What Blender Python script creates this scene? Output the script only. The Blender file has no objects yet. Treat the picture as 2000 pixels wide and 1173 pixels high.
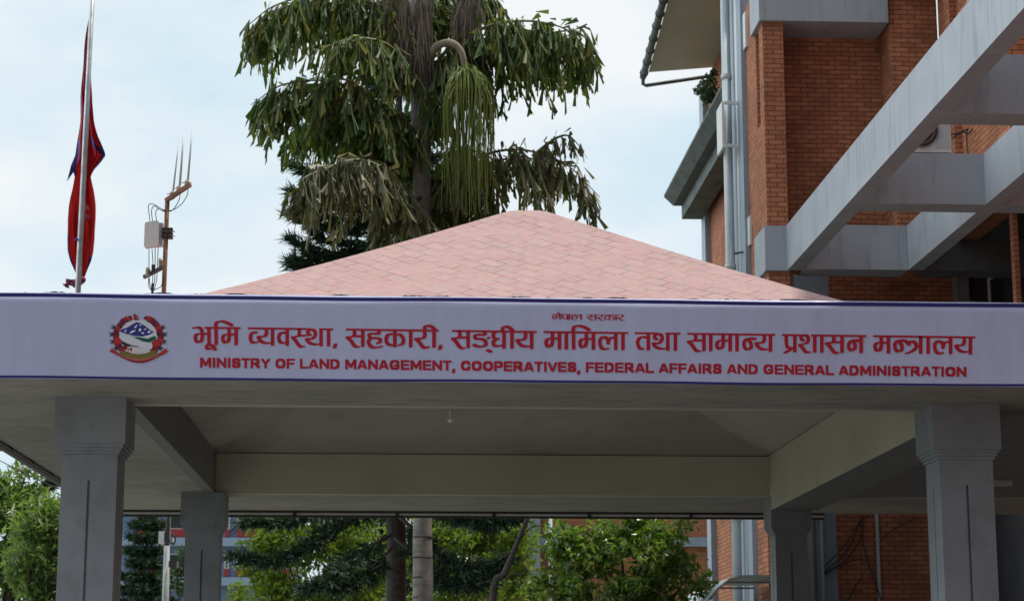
import bpy, math, random
import numpy as np
from mathutils import Vector
random.seed(7); rng = np.random.default_rng(7)
SC = bpy.context.scene
COL = SC.collection
R = math.radians

# ------------------------------------------------------------------ camera
F = 3889.0; YAW = R(3.07); PIT = R(11.25); CAM = np.array([0.0, 0.0, 1.6])
cd = bpy.data.cameras.new('camera'); cam = bpy.data.objects.new('camera', cd); COL.objects.link(cam)
cam.location = CAM; cam.rotation_euler = (R(90) + PIT, 0, -YAW)
cd.sensor_width = 36; cd.lens = 36 * F / 2000.0; cd.clip_end = 3000; cd.clip_start = 0.1
cd.dof.use_dof = True; cd.dof.focus_distance = 15.5; cd.dof.aperture_fstop = 6.3
SC.camera = cam
_fw = np.array([math.sin(YAW)*math.cos(PIT), math.cos(YAW)*math.cos(PIT), math.sin(PIT)])
_rt = np.array([math.cos(YAW), -math.sin(YAW), 0]); _up = np.cross(_rt, _fw)
def at(px, py, y):
    """survey helper: the world point at depth y seen at (px, py) of the photograph"""
    d = _fw + _rt*((px-1000)/F) + _up*((586.5-py)/F)
    return CAM + d*(y/d[1])
def atz(px, py, z):
    d = _fw + _rt*((px-1000)/F) + _up*((586.5-py)/F)
    return CAM + d*((z-CAM[2])/d[2])

# ------------------------------------------------------------------ light
SUN = Vector((0.38, 0.06, 0.92)).normalized()
EL = math.asin(SUN.z); AZ = math.atan2(SUN.x, SUN.y)
SC.view_settings.view_transform = 'Standard'; SC.view_settings.look = 'None'
SC.view_settings.exposure = 0.0; SC.view_settings.gamma = 1.0
ld = bpy.data.lights.new('sun', 'SUN'); ld.energy = 4.0; ld.angle = R(0.9); ld.color = (1.0, 0.95, 0.87)
sun = bpy.data.objects.new('sun', ld); COL.objects.link(sun); sun.location = (20, 10, 40)
sun.rotation_euler = (-SUN).to_track_quat('-Z', 'Y').to_euler()
W = bpy.data.worlds.new('World'); SC.world = W; W.use_nodes = True
nt = W.node_tree; nt.nodes.clear()
def N(t, **k):
    n = nt.nodes.new(t)
    for a, v in k.items(): setattr(n, a, v)
    return n
def L(a, b): nt.links.new(a, b)
sky = N('ShaderNodeTexSky', sky_type='NISHITA', sun_disc=False, sun_elevation=EL, sun_rotation=AZ, dust_density=2.5, air_density=1.2)
bg1 = N('ShaderNodeBackground'); bg1.inputs[1].default_value = 0.08; L(sky.outputs[0], bg1.inputs[0])
tc = N('ShaderNodeTexCoord')
mp = N('ShaderNodeMapping'); mp.inputs['Scale'].default_value = (1, 1, 1.9); mp.inputs['Location'].default_value = (0.35, 0.1, 0.22)
L(tc.outputs['Generated'], mp.inputs[0])
nz = N('ShaderNodeTexNoise'); nz.inputs['Scale'].default_value = 5.2; nz.inputs['Detail'].default_value = 7; nz.inputs['Roughness'].default_value = 0.52
L(mp.outputs[0], nz.inputs['Vector'])
rp = N('ShaderNodeValToRGB'); rp.color_ramp.elements[0].position = 0.36; rp.color_ramp.elements[1].position = 0.58
rp.color_ramp.elements[0].color = (0.66, 0.83, 0.925, 1); rp.color_ramp.elements[1].color = (0.93, 0.955, 0.97, 1)
L(nz.outputs['Fac'], rp.inputs[0])
bg2 = N('ShaderNodeBackground'); L(rp.outputs[0], bg2.inputs[0])
dl = N('ShaderNodeVectorMath', operation='DOT_PRODUCT'); dl.inputs[1].default_value = (-0.93, 0.15, 0.33); L(tc.outputs['Generated'], dl.inputs[0])
ml = N('ShaderNodeMapRange'); ml.inputs[1].default_value = 0.42; ml.inputs[2].default_value = 0.95; ml.inputs[3].default_value = 1.03; ml.inputs[4].default_value = 3.0
L(dl.outputs['Value'], ml.inputs[0]); L(ml.outputs[0], bg2.inputs[1])   # sky boosted far left, out of view, added to brighten left-facing walls
# thin bright cloud ahead and to the left, weighted to light left-facing walls, clear blue in the other half
dot = N('ShaderNodeVectorMath', operation='DOT_PRODUCT'); dot.inputs[1].default_value = (-0.52, 0.70, 0.50)
L(tc.outputs['Generated'], dot.inputs[0])
mr = N('ShaderNodeMapRange'); mr.inputs[1].default_value = -0.35; mr.inputs[2].default_value = 0.65
mr.inputs[3].default_value = 0.10; mr.inputs[4].default_value = 0.93; L(dot.outputs['Value'], mr.inputs[0])
mx = N('ShaderNodeMixShader'); L(mr.outputs[0], mx.inputs[0]); L(bg1.outputs[0], mx.inputs[1]); L(bg2.outputs[0], mx.inputs[2])
wo = N('ShaderNodeOutputWorld'); L(mx.outputs[0], wo.inputs[0])

# ------------------------------------------------------------------ materials
def _base(name):
    m = bpy.data.materials.new(name); m.use_nodes = True
    t = m.node_tree; b = t.nodes['Principled BSDF']
    return m, t, b
def _n(t, ty, **k):
    n = t.nodes.new(ty)
    for a, v in k.items(): setattr(n, a, v)
    return n
def c4(c): return (c[0], c[1], c[2], 1)
def plain(name, c1, c2=None, scale=6.0, rough=0.6, bump=0.0, streak=None, metal=0.0, stain=None, stain_amt=0.5, spec=0.5, detail=6, lo=.35, hi=.65):
    """painted / weathered surface: two tones mixed by noise, optional dark rain streaks"""
    m, t, b = _base(name)
    b.inputs['Roughness'].default_value = rough; b.inputs['Metallic'].default_value = metal
    b.inputs['Specular IOR Level'].default_value = spec
    co = _n(t, 'ShaderNodeTexCoord')
    n1 = _n(t, 'ShaderNodeTexNoise'); n1.inputs['Scale'].default_value = scale; n1.inputs['Detail'].default_value = detail
    t.links.new(co.outputs['Object'], n1.inputs['Vector'])
    r = _n(t, 'ShaderNodeValToRGB'); r.color_ramp.elements[0].position = lo; r.color_ramp.elements[1].position = hi
    r.color_ramp.elements[0].color = c4(c1); r.color_ramp.elements[1].color = c4(c2 or c1)
    t.links.new(n1.outputs['Fac'], r.inputs[0]); out = r.outputs[0]
    if stain:
        mpn = _n(t, 'ShaderNodeMapping'); mpn.inputs['Scale'].default_value = streak or (1, 1, 1)
        t.links.new(co.outputs['Object'], mpn.inputs[0])
        n2 = _n(t, 'ShaderNodeTexNoise'); n2.inputs['Scale'].default_value = 1.6; n2.inputs['Detail'].default_value = 8; n2.inputs['Roughness'].default_value = .65
        t.links.new(mpn.outputs[0], n2.inputs['Vector'])
        r2 = _n(t, 'ShaderNodeValToRGB'); r2.color_ramp.elements[0].position = .52; r2.color_ramp.elements[1].position = .72
        r2.color_ramp.elements[0].color = (0, 0, 0, 1); r2.color_ramp.elements[1].color = (stain_amt,)*3 + (1,)
        t.links.new(n2.outputs['Fac'], r2.inputs[0])
        x = _n(t, 'ShaderNodeMix', data_type='RGBA'); t.links.new(r2.outputs[0], x.inputs[0])
        t.links.new(out, x.inputs[6]); x.inputs[7].default_value = c4(stain); out = x.outputs[2]
    t.links.new(out, b.inputs['Base Color'])
    if bump:
        n3 = _n(t, 'ShaderNodeTexNoise'); n3.inputs['Scale'].default_value = scale*5; n3.inputs['Detail'].default_value = 5
        t.links.new(co.outputs['Object'], n3.inputs['Vector'])
        bp = _n(t, 'ShaderNodeBump'); bp.inputs['Strength'].default_value = bump; bp.inputs['Distance'].default_value = .02
        t.links.new(n3.outputs['Fac'], bp.inputs['Height']); t.links.new(bp.outputs[0], b.inputs['Normal'])
    return m
def brickmat(name, ca, cb, mortar, bw=.23, bh=.078, ms=.012, tint=(.05, .03, .025)):
    m, t, b = _base(name); b.inputs['Roughness'].default_value = .85; b.inputs['Specular IOR Level'].default_value = .25
    co = _n(t, 'ShaderNodeTexCoord'); ge = _n(t, 'ShaderNodeNewGeometry')
    so = _n(t, 'ShaderNodeSeparateXYZ'); t.links.new(co.outputs['Object'], so.inputs[0])
    sn = _n(t, 'ShaderNodeSeparateXYZ'); t.links.new(ge.outputs['Normal'], sn.inputs[0])
    ab = _n(t, 'ShaderNodeMath', operation='ABSOLUTE'); t.links.new(sn.outputs[0], ab.inputs[0])
    gt = _n(t, 'ShaderNodeMath', operation='GREATER_THAN'); gt.inputs[1].default_value = .5; t.links.new(ab.outputs[0], gt.inputs[0])
    mu = _n(t, 'ShaderNodeMix', data_type='FLOAT'); t.links.new(gt.outputs[0], mu.inputs[0]); t.links.new(so.outputs[0], mu.inputs[2]); t.links.new(so.outputs[1], mu.inputs[3])
    # courses waver slightly, as hand-laid bricks do
    nw = _n(t, 'ShaderNodeTexNoise'); nw.inputs['Scale'].default_value = 2.2; t.links.new(co.outputs['Object'], nw.inputs['Vector'])
    mw = _n(t, 'ShaderNodeMath', operation='MULTIPLY_ADD'); mw.inputs[1].default_value = .03; t.links.new(nw.outputs['Fac'], mw.inputs[0]); t.links.new(so.outputs[2], mw.inputs[2])
    cb_ = _n(t, 'ShaderNodeCombineXYZ'); t.links.new(mu.outputs[0], cb_.inputs[0]); t.links.new(mw.outputs[0], cb_.inputs[1])
    br = _n(t, 'ShaderNodeTexBrick'); t.links.new(cb_.outputs[0], br.inputs['Vector'])
    br.inputs['Scale'].default_value = 1; br.inputs['Brick Width'].default_value = bw; br.inputs['Row Height'].default_value = bh
    br.inputs['Mortar Size'].default_value = ms; br.inputs['Mortar Smooth'].default_value = .3; br.inputs['Bias'].default_value = 0
    br.inputs['Color1'].default_value = c4(ca); br.inputs['Color2'].default_value = c4(cb); br.inputs['Mortar'].default_value = c4(mortar)
    n1 = _n(t, 'ShaderNodeTexNoise'); n1.inputs['Scale'].default_value = 1.3; n1.inputs['Detail'].default_value = 8; t.links.new(co.outputs['Object'], n1.inputs['Vector'])
    r = _n(t, 'ShaderNodeValToRGB'); r.color_ramp.elements[0].position = .5; r.color_ramp.elements[1].position = .8
    r.color_ramp.elements[0].color = (0, 0, 0, 1); r.color_ramp.elements[1].color = (.75, .75, .75, 1); t.links.new(n1.outputs['Fac'], r.inputs[0])
    x = _n(t, 'ShaderNodeMix', data_type='RGBA'); t.links.new(r.outputs[0], x.inputs[0]); t.links.new(br.outputs['Color'], x.inputs[6]); x.inputs[7].default_value = c4(tint)
    t.links.new(x.outputs[2], b.inputs['Base Color'])
    iv = _n(t, 'ShaderNodeMath', operation='SUBTRACT'); iv.inputs[0].default_value = 1; t.links.new(br.outputs['Fac'], iv.inputs[1])
    bp = _n(t, 'ShaderNodeBump'); bp.inputs['Strength'].default_value = .55; bp.inputs['Distance'].default_value = .012
    t.links.new(iv.outputs[0], bp.inputs['Height']); t.links.new(bp.outputs[0], b.inputs['Normal'])
    return m
def leafmat(name, cols, rough=.5, trans=.35, spec=.4):
    """leaf: a tone per leaf, some light let through"""
    m, t, b = _base(name); out = t.nodes['Material Output']
    ge = _n(t, 'ShaderNodeNewGeometry'); r = _n(t, 'ShaderNodeValToRGB')
    el = r.color_ramp.elements
    while len(el) < len(cols): el.new(.5)
    for i, c in enumerate(cols): el[i].position = i/(len(cols)-1); el[i].color = c4(c)
    t.links.new(ge.outputs['Random Per Island'], r.inputs[0]); t.links.new(r.outputs[0], b.inputs['Base Color'])
    b.inputs['Roughness'].default_value = rough; b.inputs['Specular IOR Level'].default_value = spec
    tr = _n(t, 'ShaderNodeBsdfTranslucent')
    g = _n(t, 'ShaderNodeMix', data_type='RGBA', blend_type='MULTIPLY'); g.inputs[0].default_value = 1; t.links.new(r.outputs[0], g.inputs[6]); g.inputs[7].default_value = (1.6, 1.7, .6, 1)
    t.links.new(g.outputs[2], tr.inputs[0])
    mxs = _n(t, 'ShaderNodeMixShader'); mxs.inputs[0].default_value = trans
    t.links.new(b.outputs[0], mxs.inputs[1]); t.links.new(tr.outputs[0], mxs.inputs[2]); t.links.new(mxs.outputs[0], out.inputs[0])
    return m

M = {}
M['concrete'] = plain('grey_paint', (.215, .225, .225), (.185, .193, .192), 3, .75, .12, (6, 6, .5), stain=(.10, .10, .095), stain_amt=.35)
M['column'] = plain('column_paint', (.235, .262, .29), (.20, .223, .247), 2.2, .55, .10, (3.2, 3.2, 2.2), stain=(.12, .125, .125), stain_amt=.5)
M['soffit'] = plain('soffit_paint', (.345, .335, .295), (.285, .275, .24), 1.2, .8, .15, (1.5, 8.0, 1.0), stain=(.13, .125, .11), stain_amt=.95)
M['cream'] = plain('cream_paint', (.52, .49, .40), (.46, .43, .35), 1.0, .7, .05, (1.2, 1.2, 1.2), stain=(.36, .34, .27), stain_amt=.35)
M['dark'] = plain('black_iron', (.025, .025, .028), (.04, .038, .036), 9, .5)
M['groove'] = plain('groove_paint', (.16, .165, .17), None, 4, .8)
M['blueconc'] = plain('blue_grey_paint', (.37, .40, .44), (.32, .35, .39), 1.6, .7, .10, (4.5, 4.5, .55), stain=(.085, .09, .09), stain_amt=.36)
M['panel'] = plain('blue_panel_paint', (.30, .36, .42), (.25, .31, .37), 1.2, .6, .04, (3, 3, .4), stain=(.16, .18, .2), stain_amt=.4)
M['eave'] = plain('weathered_concrete', (.13, .155, .15), (.085, .105, .10), 2.5, .85, .2, (2, 2, 2), stain=(.05, .055, .05), stain_amt=.6)
M['eavesoffit'] = plain('eave_soffit_paint', (.58, .57, .46), (.52, .515, .41), .8, .8)
M['brick'] = brickmat('red_brick', (.50, .205, .108), (.36, .135, .07), (.165, .075, .048), ms=.009, tint=(.13, .06, .04))
M['pipe'] = plain('pale_pipe_plastic', (.52, .56, .58), (.44, .48, .50), 2, .45)
M['white'] = plain('white_metal', (.70, .71, .70), (.60, .61, .60), 5, .45, stain=(.35, .3, .24), stain_amt=.4)
M['steel'] = plain('galvanised_steel', (.42, .43, .44), (.30, .31, .32), 7, .38, metal=.75)
M['rust'] = plain('rusty_steel', (.26, .12, .07), (.13, .065, .045), 18, .85, .15)
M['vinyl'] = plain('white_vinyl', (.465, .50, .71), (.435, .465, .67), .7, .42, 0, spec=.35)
M['navy'] = plain('navy_print', (.025, .022, .16), None, 3, .45, spec=.3)
M['red'] = plain('red_print', (.42, .012, .028), (.38, .010, .03), 3, .5, spec=.25)
M['bark'] = plain('bark', (.075, .06, .05), (.035, .03, .026), 14, .9, .5)
M['palmbark'] = plain('palm_bark', (.21, .19, .165), (.13, .12, .105), 7, .9, .3, (1, 1, 6), stain=(.06, .055, .05), stain_amt=.7)
M['fibre'] = leafmat('palm_fibre', [(.10, .08, .06), (.17, .14, .11), (.06, .05, .04)], .9, .1)
M['palmgreen'] = leafmat('palm_leaf', [(.030, .070, .022), (.055, .108, .026), (.11, .15, .034), (.024, .052, .020), (.21, .205, .06), (.035, .075, .024), (.12, .145, .035)], .5, .34, .28)
M['palmbrown'] = leafmat('dry_palm_leaf', [(.14, .115, .05), (.09, .075, .045), (.07, .10, .03), (.20, .18, .08), (.045, .055, .025), (.06, .085, .03)], .5, .2, .5)
M['flowers'] = leafmat('palm_flower_strings', [(.19, .25, .06), (.28, .32, .085), (.11, .155, .04)], .6, .35)
M['needles'] = leafmat('dark_needles', [(.018, .042, .026), (.034, .064, .034), (.022, .05, .036)], .6, .15)
M['needles2'] = leafmat('blue_green_needles', [(.022, .05, .032), (.04, .075, .042), (.03, .06, .045)], .6, .15)
M['leaf_a'] = leafmat('pale_green_leaf', [(.07, .13, .035), (.12, .19, .055), (.19, .25, .10), (.09, .15, .04)], .38, .45, .7)
M['leaf_b'] = leafmat('yellow_green_leaf', [(.08, .14, .022), (.15, .20, .03), (.055, .10, .02), (.20, .23, .04)], .5, .5)
M['leaf_c'] = leafmat('glossy_leaf', [(.045, .10, .022), (.09, .165, .03), (.17, .23, .045), (.055, .12, .025), (.26, .24, .11)], .3, .5, .6)
M['leaf_d'] = leafmat('dark_green_leaf', [(.02, .045, .02), (.035, .065, .025), (.05, .085, .03)], .5, .25)
M['dim'] = plain('painted_shade_concrete', (.11,.112,.115), (.08,.082,.085), 2, .9)  # concrete with the deep bay's shade put into its colour
M['glass'] = plain('dark_window_glass', (.02, .024, .028), (.03, .034, .04), 2, .12, spec=.6)

# shingle roof: square tabs laid diagonally
def shingle():
    m, t, b = _base('pink_shingles'); b.inputs['Roughness'].default_value = .9; b.inputs['Specular IOR Level'].default_value = .2
    co = _n(t, 'ShaderNodeTexCoord'); mpn = _n(t, 'ShaderNodeMapping'); mpn.inputs['Rotation'].default_value = (0, 0, R(45)); t.links.new(co.outputs['Object'], mpn.inputs[0])
    nw = _n(t, 'ShaderNodeTexNoise'); nw.inputs['Scale'].default_value = 1.8; nw.inputs['Detail'].default_value = 3; t.links.new(co.outputs['Object'], nw.inputs['Vector'])
    ad = _n(t, 'ShaderNodeVectorMath', operation='MULTIPLY_ADD'); ad.inputs[1].default_value = (.07, .07, 0); t.links.new(nw.outputs['Color'], ad.inputs[0]); t.links.new(mpn.outputs[0], ad.inputs[2])
    br = _n(t, 'ShaderNodeTexBrick'); t.links.new(ad.outputs[0], br.inputs['Vector'])
    br.inputs['Scale'].default_value = 1; br.inputs['Brick Width'].default_value = .235; br.inputs['Row Height'].default_value = .165
    br.inputs['Mortar Size'].default_value = .006; br.inputs['Mortar Smooth'].default_value = .25
    br.inputs['Color1'].default_value = (.375, .248, .238, 1); br.inputs['Color2'].default_value = (.34, .222, .212, 1); br.inputs['Mortar'].default_value = (.20, .105, .10, 1)
    # joints are filled and bleached in places
    n1 = _n(t, 'ShaderNodeTexNoise'); n1.inputs['Scale'].default_value = 2.6; n1.inputs['Detail'].default_value = 6; t.links.new(co.outputs['Object'], n1.inputs['Vector'])
    r = _n(t, 'ShaderNodeValToRGB'); r.color_ramp.elements[0].position = .42; r.color_ramp.elements[1].position = .62
    r.color_ramp.elements[0].color = (.0, .0, .0, 1); r.color_ramp.elements[1].color = (.9, .9, .9, 1); t.links.new(n1.outputs['Fac'], r.inputs[0])
    x = _n(t, 'ShaderNodeMix', data_type='RGBA'); t.links.new(r.outputs[0], x.inputs[0]); t.links.new(br.outputs['Color'], x.inputs[6]); x.inputs[7].default_value = (.37, .238, .226, 1)
    n2 = _n(t, 'ShaderNodeTexNoise'); n2.inputs['Scale'].default_value = 14; n2.inputs['Detail'].default_value = 8; t.links.new(co.outputs['Object'], n2.inputs['Vector'])
    x2 = _n(t, 'ShaderNodeMix', data_type='RGBA', blend_type='OVERLAY'); x2.inputs[0].default_value = .30; t.links.new(x.outputs[2], x2.inputs[6]); t.links.new(n2.outputs['Color'], x2.inputs[7])
    hs = _n(t, 'ShaderNodeHueSaturation'); hs.inputs['Saturation'].default_value = .95; t.links.new(x2.outputs[2], hs.inputs['Color'])
    t.links.new(hs.outputs[0], b.inputs['Base Color'])
    bp = _n(t, 'ShaderNodeBump'); bp.inputs['Strength'].default_value = .35; bp.inputs['Distance'].default_value = .02
    t.links.new(n2.outputs['Fac'], bp.inputs['Height']); t.links.new(bp.outputs[0], b.inputs['Normal'])
    return m
M['shingle'] = shingle()
# banner cloth: faint creases
def vinyl_creases():
    m = M['vinyl']; t = m.node_tree; b = t.nodes['Principled BSDF']
    co = _n(t, 'ShaderNodeTexCoord'); mpn = _n(t, 'ShaderNodeMapping'); mpn.inputs['Scale'].default_value = (1.0, 1, .35); mpn.inputs['Rotation'].default_value = (0, R(25), 0)
    t.links.new(co.outputs['Object'], mpn.inputs[0])
    n = _n(t, 'ShaderNodeTexNoise'); n.inputs['Scale'].default_value = 2.4; n.inputs['Detail'].default_value = 3; t.links.new(mpn.outputs[0], n.inputs['Vector'])
    bp = _n(t, 'ShaderNodeBump'); bp.inputs['Strength'].default_value = .38; bp.inputs['Distance'].default_value = .06
    t.links.new(n.outputs['Fac'], bp.inputs['Height']); t.links.new(bp.outputs[0], b.inputs['Normal'])
vinyl_creases()

# ------------------------------------------------------------------ mesh helpers
class MB:
    def __init__(s): s.v = []; s.f = []; s.m = []
    def add(s, vs, fs, mi=0):
        o = len(s.v); s.v += [tuple(map(float, p)) for p in vs]
        s.f += [tuple(i+o for i in f) for f in fs]; s.m += [mi]*len(fs); return s
    def box(s, x0, x1, y0, y1, z0, z1, mi=0):
        return s.add([(x0,y0,z0),(x1,y0,z0),(x1,y1,z0),(x0,y1,z0),(x0,y0,z1),(x1,y0,z1),(x1,y1,z1),(x0,y1,z1)],
                     [(3,2,1,0),(4,5,6,7),(0,1,5,4),(1,2,6,5),(2,3,7,6),(3,0,4,7)], mi)
    def prism(s, poly, axis, a, b, mi=0):
        """2D polygon extruded along axis 0/1/2 from a to b"""
        def P(p, h): q = [p[0], p[1]]; q.insert(axis, h); return tuple(q)
        n = len(poly)
        vs = [P(p, a) for p in poly] + [P(p, b) for p in poly]
        return s.add(vs, [tuple(range(n))[::-1], tuple(range(n, 2*n))] + [(i, (i+1) % n, n+(i+1) % n, n+i) for i in range(n)], mi)
    def tube(s, pts, r, n=8, mi=0, cap=True):
        pts = [np.array(p, float) for p in pts]; k = len(pts)
        rs = r if hasattr(r, '__len__') else [r]*k
        vs = []; fs = []; u = None
        for i, p in enumerate(pts):
            d = pts[min(i+1, k-1)] - pts[max(i-1, 0)]; d = d/(np.linalg.norm(d)+1e-9)
            if u is None:
                u = np.cross(d, (0, 0, 1.0) if abs(d[2]) < .9 else (1.0, 0, 0))
            u = u - d*(u@d); u = u/(np.linalg.norm(u)+1e-9); w = np.cross(d, u)
            for j in range(n):
                a = 2*math.pi*j/n; vs.append(p + (u*math.cos(a) + w*math.sin(a))*rs[i])
        for i in range(k-1):
            for j in range(n):
                fs.append((i*n+j, i*n+(j+1) % n, (i+1)*n+(j+1) % n, (i+1)*n+j))
        if cap: fs += [tuple(range(n))[::-1], tuple((k-1)*n+j for j in range(n))]
        return s.add(vs, fs, mi)
ORG = {}
def obj(name, mb, mat, parent=None, smooth=False, label=None, loc=None):
    me = bpy.data.meshes.new(name)
    o = bpy.data.objects.new(name, me); COL.objects.link(o)
    org = np.array(ORG[parent.name] if parent is not None else (loc if loc is not None else (0, 0, 0)), float)
    v = np.array(mb.v) - org
    me.from_pydata([tuple(p) for p in v], [], mb.f)
    for mm in (mat if isinstance(mat, list) else [mat]): me.materials.append(mm)
    if max(mb.m, default=0): me.polygons.foreach_set('material_index', mb.m)
    if smooth: me.polygons.foreach_set('use_smooth', [True]*len(me.polygons))
    me.update()
    if parent is not None: o.parent = parent
    else: o.location = org
    ORG[o.name] = tuple(org)
    if label: o['label'] = label
    return o
def tag(o, label, cat, group=None):
    o['label'] = label; o['category'] = cat
    if group: o['group'] = group
    return o
def thing(name, label, cat, loc, group=None):
    o = bpy.data.objects.new(name, None); COL.objects.link(o); o.location = loc; o.empty_display_size = .3
    ORG[o.name] = tuple(loc); return tag(o, label, cat, group)
def structure(name, mb, mat):
    o = obj(name, mb, mat); o['kind'] = 'structure'; return o
def cr(pts, n=6):
    """Catmull-Rom through pts"""
    P = [np.array(p, float) for p in pts]
    if len(P) < 3: return P
    P = [2*P[0]-P[1]] + P + [2*P[-1]-P[-2]]; out = []
    for i in range(1, len(P)-2):
        for k in range(n):
            t = k/n; a, b, c, d = P[i-1:i+3]
            out.append(.5*((2*b)+(c-a)*t+(2*a-5*b+4*c-d)*t*t+(3*b-a-3*c+d)*t**3))
    out.append(P[-2]); return out

# ------------------------------------------------------------------ ground
g = MB(); g.add([(-900,-300,0),(900,-300,0),(900,1500,0),(-900,1500,0)], [(0,1,2,3)])
structure('ground', g, plain('dry_ground', (.15, .145, .12), (.10, .11, .07), .4, .95))
g = MB(); g.add([(-7,-40,.004),(6.99,-40,.004),(6.99,29.9,.004),(-7,29.9,.004)], [(0,1,2,3)])
structure('driveway', g, plain('concrete_paving', (.25, .245, .235), (.19, .188, .18), 1.5, .9))

# ------------------------------------------------------------------ entrance canopy
S = 3.905
X0, X1, Y0, Y1 = -3.70, 9.05, 14.72, 25.30      # outer edges of the soffit (it runs on to the building)
OX0, OX1, OY0, OY1 = -2.19, 4.26, 16.10, 23.15 # opening of the raised ceiling
ZT = 4.37
can = thing('entrance_canopy', 'grey concrete entrance canopy on four columns with pink hipped roof', 'canopy', (1.1, 20, 0))
m = MB()
m.box(X0, X1, Y0+.03, OY0-.12, S, S+.12); m.box(X0, X1, OY1+.12, Y1, S, S+.12); m.box(X0, OX0-.12, OY0-.12, OY1+.12, S, S+.12)
obj('soffit', m, M['soffit'], can)
m = MB(); m.box(OX1+.55, X1, OY0, OY1, S-.005, S+.12); m.box(6.2, 8.9, 17.6, 17.9, S-.10, S-.005)
obj('side_soffit', m, M['concrete'], can)
m = MB()   # recess walls (the inner sides of the beams), wall by wall
m.box(OX0-.12, OX0, OY0, OY1, S, ZT)
obj('beam', m, M['concrete'], can)
m = MB(); m.box(OX0-.12, OX1-.001, OY1, OY1+.12, S, ZT)
obj('beam', m, M['cream'], can)
m = MB(); m.box(OX0-.12, OX1-.001, OY0-.12, OY0, S, ZT)
obj('beam', m, M['cream'], can)
m = MB(); m.box(OX1+.004, OX1+.55, 16.152, 23.03, 3.735, S-.008, 1); m.box(OX1, OX1+.004, 16.152, 23.03, 3.735, S-.008, 0); m.box(OX1, OX1+.12, OY0-.05, OY1+.12, S-.008, ZT, 0)
obj('beam', m, [M['cream'], M['concrete']], can)
m = MB(); AP = (1.03, 19.6, 5.55)   # hipped ceiling
m.add([(OX0-.05,OY0-.05,ZT),(OX1+.06,OY0-.05,ZT),(OX1+.06,OY1+.05,ZT),(OX0-.05,OY1+.05,ZT),AP], [(0,1,4),(1,2,4),(2,3,4),(3,0,4)])
obj('ceiling', m, plain('ceiling_paint', (.43, .41, .345), (.38, .36, .30), 1.0, .8, .08, (1.5, 1.5, 1.5), stain=(.25, .24, .2), stain_amt=.5), can)
m = MB(); pb = at(880, 820, 20.5)   # bare bulb on the ceiling
m.tube([pb+np.array((0,0,.10)), pb+np.array((0,0,.03))], .02, 8)
lh = obj('lamp_holder', m, M['white'], can)
m = MB(); m.tube([pb+np.array((0,0,.03-k*.01)) for k in range(7)], [.014,.024,.030,.031,.028,.018,.004], 12)
obj('bulb', m, plain('frosted_bulb', (.9, .9, .86), None, 3, .3), lh, True)
# fascia round the edge (the banner hides its front)
m = MB(); m.box(X0, X1, Y0, Y0+.14, S+.124, 4.53); m.box(X0, X1, Y0, Y0+.026, S+.002, S+.124)
obj('fascia', m, M['concrete'], can)
m = MB(); m.box(X0-.002, X0+.12, Y0+.142, Y1, S+.124, 4.35); m.box(X0, X1, Y1-.12, Y1+.004, S+.124, 4.35)
obj('fascia', m, M['concrete'], can)
# mossy crumbs along the top of the front fascia
m = MB(); nM = 420; prof = []
for i in range(nM+1):
    x = X0+.1+(5.7-X0-.1)*i/nM
    h = max(-.6, .5*math.sin(x*9.1)+.4*math.sin(x*23.7+1)+.35*math.sin(x*4.3+2)+rng.normal()*.22+.32)
    prof.append((x, 4.5565+.013*max(-.6, min(1.2, h))))
m.prism([(X0+.1, 4.531)]+prof+[(5.7, 4.531)], 1, Y0+.03, Y0+.11)
obj('moss', m, plain('dried_moss', (.02, .022, .016), (.06, .055, .035), 30, 1.0), can)
# hipped roof, slightly dished, with a blunt top
RB = 4.04; ap = np.array((1.24, 20.0, 6.525)); rx0, rx1, ry0, ry1 = -3.85, 5.6, Y0+.16, 25.2
m = MB(); ts = [0,.12,.24,.36,.48,.60,.72,.82,.90,.935,.957,.974,.988]; rows = len(ts); ring = []
for t in ts:
    te = t if t < .935 else .935+.042*math.sin((t-.935)/.065*math.pi/2)
    zz = RB + (ap[2]-RB)*(te - .030*math.sin(math.pi*te))/(.965) * (.99)
    cs = [np.array((x, y, 0)) + (ap-np.array((x, y, 0)))*t for x, y in ((rx0,ry0),(rx1,ry0),(rx1,ry1),(rx0,ry1))]
    ring.append([(c[0], c[1], zz) for c in cs])
vs = [p for r in ring for p in r] + [(ap[0], ap[1], ring[-1][0][2]+.002)]
fs = [(4*k+j, 4*k+(j+1) % 4, 4*k+4+(j+1) % 4, 4*k+4+j) for k in range(rows-1) for j in range(4)] + [(4*(rows-1)+j, 4*(rows-1)+(j+1) % 4, 4*rows) for j in range(4)]
m.add(vs, fs); obj('roof', m, M['shingle'], can)
# columns: grooved shaft and stepped capital
def column(cx, cy, k=1.0):
    w = .215*k; d = .010; gz = 3.255
    m = MB(); gv = .03
    sec = []
    for (ax, ay, bx, by) in ((-1,-1,1,-1),(1,-1,1,1),(1,1,-1,1),(-1,1,-1,-1)):
        A = np.array((ax, ay))*w; B = np.array((bx, by))*w; mid = (A+B)/2; e = (B-A)/np.linalg.norm(B-A); inn = -mid/np.linalg.norm(mid)
        sec += [A, mid-e*d, mid-e*d+inn*gv, mid+e*d+inn*gv, mid+e*d]
    m.prism([(cx+p[0], cy+p[1]) for p in sec], 2, 0, gz)
    m.box(cx-w, cx+w, cy-w, cy+w, gz, 3.52)
    o = obj('column', m, M['column'], can)
    m = MB()
    for ww, z0, z1 in ((.230*k,3.462,3.488),(.245*k,3.488,3.514),(.260*k,3.514,3.54),(.275*k,3.54,S-.001)):
        m.box(cx-ww, cx+ww, cy-ww, cy+ww, z0, z1)
    obj('capital', m, M['column'], o)
CX0, CX1, CYF, CYR = -2.465, 4.538, 15.875, 23.29
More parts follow.
